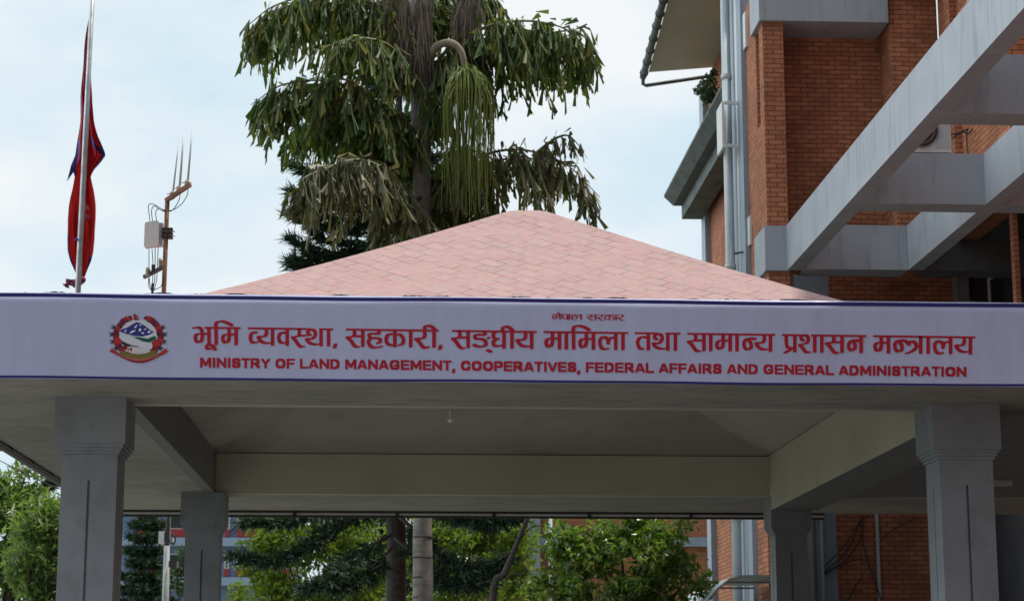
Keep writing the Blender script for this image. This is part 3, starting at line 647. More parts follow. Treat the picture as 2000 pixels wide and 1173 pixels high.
# concrete bands
part('band', [(PX0-.06, PX1+.0, PYF-.08, 30.85, BZ0, BZ1)], M['blueconc'])
part('band', [(PX0-.06, 7.62, PYF-.08, 30.749, 12.14, 13.1)], M['blueconc'])
part('band', [(7.621, 8.9, 28.4, 30.0, 12.75, 13.1)], M['blueconc'])
# pergola beams
part('beam', [(5.88, 6.12, 12.0, PYF-.082, BZ0, BZ1)], M['blueconc'])
part('beam', [(7.75, 7.99, 12.0, 29.79, BZ0+.002, BZ1-.002)], M['blueconc'])
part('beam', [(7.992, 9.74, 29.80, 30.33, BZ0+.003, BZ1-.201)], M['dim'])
for y0, y1 in ((29.80, 30.33), (25.62, 26.07), (21.42, 21.88), (17.2, 17.66)):
    part('beam', [(6.122, 7.748, y0, y1, BZ0+.003, BZ1-.003)] + ([(7.992, 9.09, y0, y1, BZ0+.003, BZ1-.003)] if y0 < 29 else []), M['blueconc'])
# lower storeys set back below the beams
part('wall', [(6.305, 7.10, 32.6, 33.0, 0, 9.89)], M['panel'])
part('wall', [(7.10, 9.219, 32.6, 33.0, 0, 9.89)], M['brick'])
part('pilaster', [(9.22, 9.42, 32.3, 33.0, 0, 9.89)], M['concrete'])
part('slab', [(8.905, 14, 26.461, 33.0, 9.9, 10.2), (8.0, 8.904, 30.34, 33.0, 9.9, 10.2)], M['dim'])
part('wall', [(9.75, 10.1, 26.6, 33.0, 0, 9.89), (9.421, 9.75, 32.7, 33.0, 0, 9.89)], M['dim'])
part('pier', [(8.67, 8.74, 27.4, 27.55, 0, BZ1-.201)], M['brick'])
wf = part('window', [(9.70, 9.745, 29.8, 29.88, 7.0, 8.5), (9.70, 9.745, 32.1, 32.18, 7.0, 8.5), (9.70, 9.745, 29.88, 32.1, 8.42, 8.5), (9.70, 9.745, 29.88, 32.1, 7.0, 7.08)], M['white'])
part('pane', [(9.72, 9.735, 29.88, 32.1, 7.08, 8.42)], M['glass'], wf)
wf = part('window', [(9.70, 9.745, 26.8, 26.88, 2.3, 3.6), (9.70, 9.745, 28.4, 28.48, 2.3, 3.6), (9.70, 9.745, 26.88, 28.4, 3.52, 3.6), (9.70, 9.745, 26.88, 28.4, 2.3, 2.38)], M['white'])
part('pane', [(9.72, 9.735, 26.88, 28.4, 2.38, 3.52)], M['glass'], wf)
part('ledge', [(9.3, 9.749, 26.7, 28.5, 1.6, 2.0)], M['concrete'])
# wing towards the viewer, with its roof (unseen: added to shade beams and block front-right sky)
part('wall', [(9.1, 9.5, 12.5, 26.45, 0, 15.9), (7.0, 7.4, -14.0, 12.5, 0, 15.9), (7.4, 9.1, 12.1, 12.499, 0, 15.9)], M['brick'])
part('eave', [(8.1, 18, 12.5, 26.5, 15.95, 16.3), (6.5, 18, -15, 12.499, 15.95, 16.3)], M['concrete'])
part('wall', [(7.401, 18, -14.0, -13.6, 0, 15.94)], M['brick'])
# window in the upper wall beside the second pier
wf = part('window', [(8.41, 8.449, 28.2, 28.26, 10.9, 12.7), (8.41, 8.449, 26.9, 26.96, 10.9, 12.7), (8.41, 8.449, 26.96, 28.2, 10.9, 10.97)], M['white'])
part('pane', [(8.425, 8.44, 26.96, 28.2, 10.97, 12.7)], M['glass'], wf)
# blue panel bay with downpipes
part('wall', [(5.52, 6.3, PYB+.002, 33.3, 0, 14.2)], M['panel'])
m = MB(); pz = at(1422, 300, 32.3); pxx = pz[0]
m.tube([(pxx,32.3,0),(pxx,32.3,14.2)], .078, 14)
for z in (1.5, 4.4, 8.6, 11.9): m.tube([(pxx,32.3,z),(pxx,32.3,z+.09)], .092, 14)
obj('downpipe', m, M['pipe'], bb, True)
m = MB(); m.tube([(pxx+.13,32.0,0),(pxx+.13,32.0,14.2)], .034, 10); obj('downpipe', m, M['pipe'], bb, True)
zt, zb = at(1430, 208, 32.2)[2], at(1430, 296, 32.2)[2]
part('bracket_frame', [(5.24, 5.28, 31.93, 32.5, zb, zt), (5.281, 5.519, 31.90, 31.94, zt-.05, zt), (5.281, 5.519, 31.90, 31.94, zb, zb+.05)], M['white'])
m = MB(); m.tube([at(1434,495,31.9), at(1462,490,31.7)], .02, 6); obj('pipe_clamp', m, M['dark'], bb)
part('ledge', [(5.555, 5.60, 31.3, 31.53, at(1445,98,31.5)[2], at(1445,30,31.5)[2])], M['white'])
part('ledge', [(5.56, 5.598, 31.36, 31.56, at(1453,480,31.5)[2], at(1453,425,31.5)[2])], M['white'])
# far wing: wall, mid-level concrete eave, top roof with gutter
part('wall', [(6.42, 6.9, 33.3, 41.4, 0, 14.7)], M['brick'])
part('pilaster', [(6.30, 6.419, 40.9, 41.42, 0, 14.6)], M['panel'])
ey0, ey1 = 33.4, 41.35
e1, e2, e3 = at(1297,385,ey1), at(1315,402,ey1), at(1335,428,ey1)
m = MB()
m.prism([(e1[0], e1[2]), (e2[0], e2[2]), (e2[0]+.18, e2[2]), (e2[0]+.18, e3[2]), (6.30, e3[2]), (6.30, e1[2]+1.0), (6.15, e1[2]+1.0), (e1[0], e1[2]+.05)], 1, ey1, ey0)
obj('eave', m, M['eave'], bb)
gz = 14.62; gf = atz(1256, 150, gz); gn = atz(1296, 0, gz); dg_ = (gn-gf)/np.linalg.norm(gn-gf); g9 = gf + dg_*9
m = MB()
lo = [(gf[0]+.12, gf[1], gz+.10), (g9[0]+.12, g9[1], gz+.10), (7.2, g9[1], gz+.30), (7.2, gf[1], gz+.30)]
m.add(lo+[(p[0], p[1], p[2]+.35) for p in lo], [(0,1,2,3),(7,6,5,4),(0,4,5,1),(1,5,6,2),(2,6,7,3),(3,7,4,0)])
rf = obj('roof', m, M['eavesoffit'], bb)
m = MB(); m.tube([gf, g9], .075, 10)
for k in range(7): p = gf+dg_*(.25+k*.75); m.tube([p, p+dg_*.05], .095, 10)
gtr = obj('gutter', m, M['eave'], rf, True)
m = MB(); e = np.array((0, .02, -.16)); m.tube([gf, gf+e, gf+e+np.array((.06,0,-.03)), np.array((6.42, gf[1]+.05, gz+.05))], .04, 8); obj('downpipe', m, M['eave'], rf, True)
# awning at the foot of the building
m = MB(); n = 10; y0, y1 = 27.6, 31.2
aw0 = at(1352, 1173, 29); 
AWX = lambda t: 4.0+1.5*t
AWZ = lambda t: 2.55+.75*math.sin(min(1, t*1.9)*math.pi*.5)
for k in range(n+1): m.v += [(AWX(k/n), 28.3, AWZ(k/n)), (AWX(k/n), 31.4, AWZ(k/n)+.02)]
for k in range(n): m.f.append((2*k, 2*k+2, 2*k+3, 2*k+1)); m.m.append(0)
aw = thing('awning', 'pale green curved awning sheet at the foot of brick building', 'awning', (5.48, 30, 3.3))
obj('sheet', m, plain('pale_green_sheet', (.62,.70,.69), (.56,.64,.63), 2, .35), aw, True)
for y in (28.32, 29.8, 31.38):
    m = MB(); m.tube([(AWX(k/n), y, AWZ(k/n)-.02) for k in range(n+1)], .016, 6)
    obj('rib', m, M['steel'], aw)
# loose wiring on the wall below the beams
wr = thing('wire_bundle', 'tangle of thin black wires looped across the lower brick wall', 'wires', (7.0, 32.5, 3.4))
for pts in ([(1605,1110),(1640,1075),(1672,1030),(1685,1006)], [(1605,1118),(1650,1080),(1684,1015),(1700,1006)], [(1608,1122),(1650,1095),(1681,1050),(1684,1020)], [(1606,1120),(1640,1102),(1684,1090)],
            [(1655,1173),(1668,1150),(1686,1120)], [(1685,1006),(1686,1060),(1700,1110),(1722,1173)], [(1596,1150),(1600,1125),(1606,1116)], [(1720,1055),(1735,1040),(1760,1025),(1790,1010)], [(1600,1173),(1598,1150),(1604,1118)]):
    cable([at(x, y, 32.45) for x, y in pts], .011, wr)
wp = thing('wall_pipe', 'thin pale conduit running up the brick wall behind the beams', 'pipe', (at(1718,1173,32.5)[0], 32.5, 0))
m = MB(); q = at(1714, 1050, 32.5); m.tube([(q[0], 32.5, 0), (q[0], 32.5, 7.9)], .032, 8)
for z in (2.3, 4.1, 6.2): m.tube([(q[0], 32.5, z), (q[0], 32.5, z+.05)], .042, 8)
obj('conduit', m, M['pipe'], wp, True)
for k, (px, r) in enumerate(((1582,.075),(1599,.03),(1605,.035))):
    m = MB(); q = at(px, 1090, 32.3-.1*k); m.tube([(q[0], q[1], 0), (q[0], q[1], BZ0-.01)], r, 10); obj('downpipe', m, M['pipe'], bb, True)
# air conditioner standing on the second cross beam
q0, q1 = at(1772, 300, 25.7), at(1857, 300, 25.7)
ac = thing('air_conditioner', 'white air conditioner unit with round fan grille on a beam', 'air conditioner', (q0[0], 25.8, BZ1))
ax0, ax1, az0, az1, ay0, ay1 = q0[0]-.12, q1[0], BZ1+.02, BZ1+.62, 25.66, 25.98
m = MB(); m.box(ax0, ax1, ay0, ay1, az0, az1); obj('casing', m, M['white'], ac)
fc = (ax0+.30, az0+.31); ringp = [(fc[0]+.24*math.cos(R(a)), fc[1]+.24*math.sin(R(a))) for a in range(0, 360, 15)]
m = MB(); m.prism(ringp, 1, ay0-.012, ay0-.002); fo = obj('fan_opening', m, M['glass'], ac)
m = MB()
for r in (.245, .19, .13, .07): m.tube([(fc[0]+r*math.cos(R(a)), ay0-.02, fc[1]+r*math.sin(R(a))) for a in range(0, 361, 15)], .006, 5)
obj('grille', m, M['steel'], fo)
m = MB(); m.box(ax1-.20, ax1-.02, ay0-.006, ay0-.001, az0+.06, az1-.05); obj('side_panel', m, M['pipe'], ac)
m = MB(); m.box(ax0+.05, ax0+.10, ay0, ay1, BZ1, az0); obj('foot', m, M['dark'], ac)
m = MB(); m.box(ax1-.10, ax1-.05, ay0, ay1, BZ1, az0); obj('foot', m, M['dark'], ac)
cw = thing('cable_loops', 'black cables looped over the brick wall beside the air conditioner', 'cables', at(1888, 280, 28.6))
for pts in ([(1857,262),(1868,262),(1880,256),(1892,252)], [(1855,272),(1870,264),(1886,254)], [(1889,254),(1888,275),(1891,303)], [(1880,254),(1890,262),(1900,252)]):
    cable([at(x, y, 28.3) for x, y in pts], .012, cw)

# ------------------------------------------------------------------ vegetation helpers
def leaves(mb, centres, size, aspect=.35, droop=.0, nrm_up=.3, fold=.15, sizevar=.35):
    """one folded leaf (two triangles pairs) at each centre"""
    c = np.asarray(centres, float); n = len(c)
    d = rng.normal(size=(n, 3)); d[:, 2] -= droop; d /= np.linalg.norm(d, axis=1)[:, None]
    u = rng.normal(size=(n, 3)); u[:, 2] += nrm_up*3
    s = np.cross(d, u); s /= np.linalg.norm(s, axis=1)[:, None]+1e-9; up = np.cross(s, d)
    l = size*(1+rng.uniform(-sizevar, sizevar, n))[:, None]; w = l*aspect
    a = c - d*l*.5; b = c + d*l*.5; m1 = c + s*w*.5 + up*w*fold*2; m2 = c - s*w*.5 + up*w*fold*2
    V = np.stack([a, m1, b, m2], 1).reshape(-1, 3); o = len(mb.v)
    mb.v += [tuple(p) for p in V]
    mb.f += [(o+4*i, o+4*i+1, o+4*i+2, o+4*i+3) for i in range(n)]; mb.m += [0]*n
def limb(mb, p, q, r0, r1, sag=0, n=5, wob=.05):
    p = np.array(p, float); q = np.array(q, float); pts = []
    for k in range(n+1):
        t = k/n; x = p+(q-p)*t; x[2] += sag*math.sin(math.pi*t)
        if 0 < k < n: x = x + rng.normal(size=3)*wob
        pts.append(x)
    mb.tube(pts, [r0+(r1-r0)*k/n for k in range(n+1)], 7); return pts
def broadleaf(name, label, base, h, crown_c, crown_r, nclump, nleaf, lsize, mat, clump_r=.45, droop=.3, aspect=.35, trunk_r=.1, group=None, cat='tree', seedpts=None):
    root = thing(name, label, cat, base, group)
    base = np.array(base, float); cc = np.array(crown_c, float); rr = np.array(crown_r, float)
    tm = MB(); fork = base + (cc-base)*.55; limb(tm, base, fork, trunk_r, trunk_r*.7, wob=.04)
    cm = MB(); cl = []
    for k in range(nclump):
        d = rng.normal(size=3); d /= np.linalg.norm(d); r = rng.uniform(.25, 1)**.45
        cl.append(cc + d*rr*r)
    for c in cl[:16]: limb(tm, fork, c, trunk_r*.45, trunk_r*.1, sag=.1)
    for c in cl:
        k = int(nleaf*rng.uniform(.6, 1.4)); cr_ = clump_r*rng.uniform(.6, 1.35)
        p = rng.normal(size=(k, 3)); p /= np.linalg.norm(p, axis=1)[:, None]; p *= (rng.uniform(0, 1, k)**.5)[:, None]*cr_; p[:, 2] *= .75
        leaves(cm, c+p, lsize, aspect, droop)
    obj('trunk', tm, M['bark'], root, True); obj('crown', cm, mat, root)
    return root
def conifer(name, label, base, h, zlow, rad, tiers, per, mat, droop=.25, nl=.16, trunk_r=.15, needle_w=.018, extra=(), dens=1.0, upturn=.15, plumes=()):
    root = thing(name, label, 'tree', base); base = np.array(base, float)
    tm = MB(); tm.tube([base + np.array((rng.normal()*.03, rng.normal()*.03, h*k/10)) for k in range(11)], [trunk_r*(1-.085*k) for k in range(11)], 9)
    cm = MB(); jobs = []
    for t in range(tiers):
        f = t/(tiers-1); z = zlow+(h-zlow)*f; r = rad*(1-f)**.75+.10
        a0 = rng.uniform(0, 6.28)
        for k in range(per):
            a = a0+2*math.pi*(k+rng.uniform(-.25, .25))/per; rl = r*rng.uniform(.75, 1.12)
            p0 = base+np.array((0,0,z)); dirv = np.array((math.cos(a), math.sin(a), 0))
            jobs.append([p0, p0+dirv*rl*.5+np.array((0,0,-droop*rl*.35)), p0+dirv*rl+np.array((0,0,-droop*rl+upturn*rl))])
    jobs += [list(map(np.array, e)) for e in extra]
    for e in plumes:   # brush-like branches, needles all round
        C = cr(e, 8); tm.tube(C, list(np.linspace(.03, .006, len(C))), 5); C = np.array(C); i = np.linspace(.25, .999, int(420*dens))*(len(C)-1); i0 = np.minimum(i.astype(int), len(C)-2)
        q = C[i0]+(C[i0+1]-C[i0])*(i-i0)[:, None]; d = C[i0+1]-C[i0]; d /= np.linalg.norm(d, axis=1)[:, None]+1e-9
        q = q+rng.normal(size=q.shape)*.035; nd = d*.75+rng.normal(size=q.shape)*.55; nd /= np.linalg.norm(nd, axis=1)[:, None]
        u = np.cross(nd, rng.normal(size=q.shape)); u /= np.linalg.norm(u, axis=1)[:, None]+1e-9; o = len(cm.v)
        V = np.stack([q-u*needle_w, q+u*needle_w, q+nd*nl*1.2*rng.uniform(.7, 1.3, len(q))[:, None]], 1).reshape(-1, 3)
        cm.v += [tuple(x) for x in V]; cm.f += [(o+3*x, o+3*x+1, o+3*x+2) for x in range(len(q))]; cm.m += [0]*len(q)
    for j in jobs:
        c = cr(j, 6); ln = sum(np.linalg.norm(c[i+1]-c[i]) for i in range(len(c)-1))
        tm.tube(c, [max(.005, .012*ln*(1-.85*i/(len(c)-1))) for i in range(len(c))], 5)
        C = np.array(c); n = max(7, int(ln*15*dens))
        for k in range(n):
            t = .12+.88*k/n; i = t*(len(c)-1); i0 = min(int(i), len(c)-2); p = C[i0]+(C[i0+1]-C[i0])*(i-i0); d = C[i0+1]-C[i0]; d = d/np.linalg.norm(d)
            s = np.cross(d, (0, 0, 1)); s /= np.linalg.norm(s)+1e-9
            sl = (.34*(1-t)**.6+.10)*min(1.4, ln)*.62
            for sg in (-1, 1):
                tw = d*rng.uniform(.4, 1.1) + s*sg*rng.uniform(.2, .95) + np.array((0, 0, rng.uniform(-.55, .35))); tw /= np.linalg.norm(tw)
                nn = max(5, int(sl/.022*dens))
                q = p + tw*np.linspace(.0, sl, nn)[:, None]
                nd = tw*.8 + rng.normal(size=(nn, 3))*.6; nd /= np.linalg.norm(nd, axis=1)[:, None]
                u = np.cross(nd, rng.normal(size=(nn, 3))); u /= np.linalg.norm(u, axis=1)[:, None]+1e-9
                o = len(cm.v); V = np.stack([q-u*needle_w, q+u*needle_w, q+nd*nl*rng.uniform(.7, 1.3, nn)[:, None]], 1).reshape(-1, 3)
                cm.v += [tuple(x) for x in V]; cm.f += [(o+3*x, o+3*x+1, o+3*x+2) for x in range(nn)]; cm.m += [0]*nn
    obj('trunk', tm, M['bark'], root, True); obj('crown', cm, mat, root)
    return root

# ------------------------------------------------------------------ the fishtail palm
PY = 31.0
def Pp(px, py, dy=0.0): return at(px, py, PY+dy)
pbase = np.array((at(826, 1173, PY)[0], PY, 0))
palm = thing('fishtail_palm', 'tall fishtail palm with ragged drooping fronds behind the pink roof', 'palm tree', pbase)
m = MB(); pts = [pbase, Pp(826,1173), Pp(825,1010), Pp(826,700), Pp(824,460), Pp(824,300), Pp(822,120), Pp(820,-60), Pp(818,-260)]
m.tube(cr(pts, 5), list(np.interp(np.linspace(0, 8, 41), range(9), [.19,.165,.15,.145,.145,.15,.19,.17,.10])), 14)
trunk = obj('trunk', m, M['palmbark'], palm, True)
for py in (1048, 1088, 1127, 1166):
    m = MB(); q = Pp(825.3, py); m.tube([q+np.array((0,0,-.012)), q+np.array((0,0,.012))], .163, 14)
    obj('leaf_scar', m, M['bark'], trunk, True)
def frond(ctrl, hang, mat, spread=.35, step=.105, lsz=.37, t0=.08, taper=.3, wid=.21, dense=1.25):
    C = cr(ctrl, 9); Ca = np.array(C); seg = np.linalg.norm(np.diff(Ca, axis=0), axis=1); cum = np.concatenate([[0], np.cumsum(seg)]); tot = cum[-1]
    m = MB(); m.tube(C, list(np.linspace(.035, .006, len(C))), 6)
    n = int(tot/step); ph = rng.uniform(0, 6)
    for k in range(n):
        t = t0+(1-t0)*(k+rng.uniform(-.3, .3))/n; s_ = min(max(t, 0), 1)*tot
        p = np.array([np.interp(s_, cum, Ca[:, j]) for j in range(3)]); i0 = min(np.searchsorted(cum, s_), len(C)-1); d = Ca[i0]-Ca[max(i0-1, 0)]; d = d/(np.linalg.norm(d)+1e-9)
        lat = np.cross(d, (0, 0, 1)); lat /= np.linalg.norm(lat)+1e-9; p = p+rng.normal(size=3)*.035
        for sg in (-1, 1):
            ln = hang*(.7+.5*math.sin(math.pi*min(1, t*.9+.12)))*(.72+.42*math.sin(t*tot*6.0+sg*.8+ph))*rng.uniform(.65, 1.15)*(1-taper*max(0, t-.75)/.25)
            dirv = lat*sg*spread*rng.uniform(.5, 1.4) + d*rng.uniform(.05, .5) + np.array((0, 0, -1.0)); dirv /= np.linalg.norm(dirv)
            out = lat*sg*.5 + d*.3 + np.array((0, 0, .15))
            q = [p + out*ln*.35*x - np.array((0,0,1))*ln*.22*x*x + dirv*ln*.8*x*x for x in np.linspace(0, 1, 6)]
            m.tube(q, .006, 3, cap=False)
            Q = np.array(q); nl = max(5, int(ln/.075*dense))
            for j in range(nl):
                x = (j+.6)/nl*5; i1 = min(int(x), 4); pp = Q[i1]+(Q[i1+1]-Q[i1])*(x-i1); dd = Q[i1+1]-Q[i1]; dd = dd/(np.linalg.norm(dd)+1e-9)
                side = np.cross(dd, rng.normal(size=3)); side /= np.linalg.norm(side)+1e-9
                ld_ = dd*.4 + side*.30 + np.array((0, 0, -1.0)) + rng.normal(size=3)*.20; ld_ /= np.linalg.norm(ld_)
                nn = rng.normal(size=3); w = np.cross(ld_, nn); w /= np.linalg.norm(w)+1e-9; up = np.cross(w, ld_)
                le = lsz*rng.uniform(.55, 1.3); wd = le*wid*rng.uniform(.6, 1.2)*.5
                a = pp; tl = pp+ld_*le*rng.uniform(.8, 1.05)-w*wd; tr = pp+ld_*le*rng.uniform(.65, .95)+w*wd; nt_ = pp+ld_*le*.8+up*le*.06
                o = len(m.v); m.v += [tuple(a-w*.008), tuple(tl), tuple(nt_), tuple(tr), tuple(a+w*.008)]; m.f += [(o, o+1, o+2), (o, o+2, o+4), (o+4, o+2, o+3)]; m.m += [1]*3
        if rng.uniform() < .75 and t < .88:
            for _ in range(int(rng.integers(2, 6))):
                pp = p+rng.normal(size=3)*.06; ld_ = lat*rng.normal()*.7 + d*rng.uniform(-.1, .9) + np.array((0, 0, rng.uniform(-.75, .55))); ld_ /= np.linalg.norm(ld_)
                w = np.cross(ld_, rng.normal(size=3)); w /= np.linalg.norm(w)+1e-9; le = lsz*rng.uniform(.35, .9); wd = le*rng.uniform(.08, .17)
                o = len(m.v); m.v += [tuple(pp-w*.008), tuple(pp+ld_*le*.9-w*wd-np.array((0,0,le*.2))), tuple(pp+ld_*le*.8), tuple(pp+ld_*le*.75+w*wd-np.array((0,0,le*.15))), tuple(pp+w*.008)]
                m.f += [(o, o+1, o+2), (o, o+2, o+4), (o+4, o+2, o+3)]; m.m += [1]*3
    return m
def put_frond(ctrl, hang, mat, **k):
    obj('frond', frond(ctrl, hang, mat, **k), [STALK, mat], palm)
    if hang > .5 and rng.uniform() < .6:   # a younger frond beside it, following loosely
        c2 = [c+np.array((rng.normal()*.12, rng.uniform(-.5, .5), rng.normal()*.10-.12))*min(1, i/2) for i, c in enumerate(ctrl)]
        c2[-1] = c2[-2]+(c2[-1]-c2[-2])*rng.uniform(.5, 1.0)
        obj('frond', frond(c2, hang*.75, mat, **k), [STALK, mat], palm)
STALK = plain('frond_stalk', (.10,.12,.04), (.13,.12,.06), 8, .6)
gmat, bmat = M['palmgreen'], M['palmbrown']
put_frond([Pp(812,60), Pp(740,10,-.2), Pp(640,-12,-.4), Pp(540,10,-.5), Pp(478,55,-.5)], .95, gmat, spread=.4)
put_frond([Pp(812,120), Pp(750,50,.5), Pp(660,28,.8), Pp(560,30,.9), Pp(500,70,1.0)], 1.05, gmat, spread=.45)
put_frond([Pp(815,160), Pp(760,90,-.6), Pp(690,75,-1.0), Pp(630,95,-1.2)], .95, gmat, spread=.5)
put_frond([Pp(812,290), Pp(740,205,-.3), Pp(650,160,-.6), Pp(555,165,-.7), Pp(490,205,-.7)], .95, gmat, spread=.45)
put_frond([Pp(815,330), Pp(750,240,.5), Pp(650,225,.8), Pp(570,250,.9)], .85, gmat, spread=.5)
put_frond([Pp(815,420), Pp(770,345,-.8), Pp(700,312,-1.4), Pp(630,335,-1.7), Pp(595,375,-1.7)], .85, bmat, spread=.6)
put_frond([Pp(815,430), Pp(780,370,-.4), Pp(740,330,-.9), Pp(690,325,-1.6)], .85, bmat, spread=.6)
put_frond([Pp(838,140), Pp(900,75,-.2), Pp(1000,42,-.4), Pp(1100,55,-.5), Pp(1160,110,-.5)], 1.0, gmat, spread=.38)
put_frond([Pp(838,160), Pp(900,95,.3), Pp(980,70,.5), Pp(1070,62,.5), Pp(1140,90,.5)], .85, gmat, spread=.38)
put_frond([Pp(838,400), Pp(900,325,-.1), Pp(1000,292,-.3), Pp(1100,318,-.3), Pp(1172,385,-.3)], .82, bmat, spread=.36)
put_frond([Pp(838,410), Pp(900,345,.4), Pp(990,310,.6), Pp(1060,315,.7), Pp(1120,350,.7)], .85, gmat, spread=.36)
put_frond([Pp(832,60), Pp(870,-20,.4), Pp(930,-30,.6), Pp(985,5,.7)], .8, gmat, spread=.5)
put_frond([Pp(815,275), Pp(770,215,-.3), Pp(715,195,-.6), Pp(665,215,-.8)], .85, gmat, spread=.5)
put_frond([Pp(838,240), Pp(848,195,-.3), Pp(862,200,-.5), Pp(868,240,-.6)], .6, gmat, spread=.5, lsz=.3)
put_frond([Pp(838,400), Pp(875,300,.5), Pp(915,290,.7), Pp(955,315,.8)], .8, gmat, spread=.45)
put_frond([Pp(812,40), Pp(770,-30,.4), Pp(720,-40,.6), Pp(650,-10,.7)], .9, gmat, spread=.5)
put_frond([Pp(838,470), Pp(880,380,.6), Pp(920,365,.9), Pp(960,390,1.1)], .75, gmat, spread=.5)
put_frond([Pp(1040,306,-.3), Pp(1065,285,-.35), Pp(1090,268,-.4), Pp(1112,266,-.4), Pp(1136,290,-.4)], .30, bmat, spread=.2, step=.10, lsz=.24, dense=.8)
# flower stalk and its hanging strings
m = MB(); m.tube(cr([Pp(838,118,-.2), Pp(852,92,-.35), Pp(880,84,-.5), Pp(900,100,-.55), Pp(906,130,-.55), Pp(898,150,-.55)], 6), list(np.linspace(.07, .045, 31)), 10)
fs_ = obj('flower_stalk', m, plain('flower_stalk_bark', (.24,.20,.13), (.16,.13,.09), 10, .8, .2), palm, True)
m = MB()
for k in range(230):
    tx = rng.uniform(868, 964); s0 = Pp(905+rng.uniform(-8, 16), 140+rng.uniform(-6, 16), -.55); dy = rng.uniform(-.95, -.2)
    b = Pp(tx, 150+abs(tx-915)*.55+rng.uniform(-10, 34), dy); e = Pp(tx+rng.normal()*5, rng.uniform(280, 430)-abs(tx-915)*.55, dy)
    mid = (s0+b)/2+np.array((0,0,rng.uniform(.08, .2))); c = cr([s0, mid, b, (b+e)/2+rng.normal(size=3)*.03, e], 4)
    m.tube(c, list(np.linspace(.009, .005, len(c))), 4, cap=False)
obj('flower_strings', m, M['flowers'], fs_)
# shaggy old sheaths hanging beside the trunk top
m = MB()
for x0, x1, y0, y1, n in ((700,800,-10,120,190),(806,845,-10,240,220),(885,940,-10,95,130),(735,800,60,190,110)):
    for k in range(n):
        px = rng.uniform(x0, x1); py = rng.uniform(y0, y0+(y1-y0)*.5); ln = rng.uniform(.25, .85); dd = rng.uniform(-.35, -.05)
        a = Pp(px, py, dd); w = rng.uniform(.006, .02)*np.array((1, rng.uniform(-.6, .6), 0)); e = a+np.array((rng.normal()*.05, rng.normal()*.05, -ln))
        m.add([a-w, e-w*.4, e+w*.4, a+w], [(0,1,2,3)])
obj('leaf_sheath', m, M['fibre'], palm)

# ------------------------------------------------------------------ conifers
cb = np.array((at(770, 1173, 36.5)[0], 36.5, 0))
ex = []
def CP(px, py, y): return at(px, py, y)
ex.append([CP(768,960,36), CP(640,1040,34.5), CP(545,1090,33.8), CP(450,1085,33.4)])
ex.append([CP(768,930,36), CP(660,985,34.5), CP(560,1015,33.8), CP(470,1020,33.5)])
ex.append([CP(770,1040,36), CP(690,1090,34.6), CP(640,1130,34.0), CP(590,1150,33.6)])
ex.append([CP(772,1060,36), CP(720,1120,35), CP(680,1140,34.5), CP(640,1145,34.2)])
ex.append([CP(772,1000,36), CP(860,1080,34.6), CP(930,1110,34), CP(1000,1090,33.5)])
ex.append([CP(772,960,36), CP(880,1000,34.6), CP(950,1020,34), CP(1020,1010,33.5)])
ex.append([CP(772,1050,36), CP(850,1120,34.8), CP(900,1140,34.2), CP(960,1130,33.8)])
plumes = []
for py, tx in ((322,556),(352,590),(376,552),(398,585),(418,546),(440,600),(468,548),(488,585),(506,556),(516,548),(530,570)):
    plumes.append([CP(770,py+38,36.5), CP(690,py+36,36), CP(620,py+22,35.8), CP(tx+15,py-2,35.7)])
for py, tx in ((60,720),(100,700),(150,715),(200,690),(240,640),(280,610),(130,880),(230,870),(330,875),(400,905),(440,930)):
    plumes.append([CP(770,py+30,36.8), CP((770+tx)/2,py+25,36.6), CP(tx,py,36.4)])
conifer('conifer_tree', 'tall dark conifer with drooping branches behind the fishtail palm', cb, 14.3, 5.6, 2.4, 15, 8, M['needles'], droop=.42, nl=.20, trunk_r=.24, needle_w=.020, extra=ex, dens=1.15, plumes=plumes)
pb2 = np.array((at(282, 1173, 90)[0], 90, 0))
conifer('conifer_tree', 'slim blue green pine standing before the blue office block', pb2, 12.0, 1.2, 1.75, 20, 11, M['needles2'], droop=.2, nl=.34, trunk_r=.14, needle_w=.05, dens=1.0, upturn=.2)
pb3 = np.array((at(86, 1173, 52)[0], 52, 0))
conifer('conifer_tree', 'small dark pointed tree peeping over the pale green trees', pb3, at(86,945,52)[2], 1.5, 1.0, 12, 8, M['needles'], droop=.2, nl=.22, needle_w=.035, trunk_r=.1)

# ------------------------------------------------------------------ leafy trees
broadleaf('leafy_tree', 'pale green drooping tree at the left edge behind canopy', (at(10,1173,38)[0],38,0), 6, tuple(at(5,1040,38)), (1.0,1.0,1.25), 70, 75, .24, M['leaf_a'], .36, .55, .26)
broadleaf('leafy_tree', 'lower olive green tree close beside the front left column', (at(85,1173,35)[0],35,0), 5, tuple(at(85,1085,35)), (.55,.7,.95), 60, 75, .20, M['leaf_a'], .30, .5, .28)
broadleaf('leafy_tree', 'yellow green sunlit tree behind the dark conifer branches', (at(600,1173,50)[0],50,0), 6, tuple(at(620,1120,50)), (2.1,1.3,1.9), 110, 90, .20, M['leaf_b'], .5, .35, .4)
broadleaf('leafy_tree', 'bright green tree seen right of the ringed palm trunk', (at(930,1173,52)[0],52,0), 6, tuple(at(930,1110,52)), (1.7,1.2,1.9), 85, 90, .20, M['leaf_b'], .5, .35, .4)
broadleaf('leafy_tree', 'dark green tree in the gap behind both trunks', (at(760,1173,58)[0],58,0), 7, tuple(at(790,1090,58)), (2.2,1.2,2.4), 90, 90, .24, M['leaf_d'], .6, .35, .4)
broadleaf('leafy_tree', 'glossy leafed tree in full leaf before the far brick wing', (at(1215,1173,29)[0],29,0), 5, tuple(at(1212,1112,29)), (1.2,.9,1.1), 120, 70, .135, M['leaf_c'], .25, .2, .42)
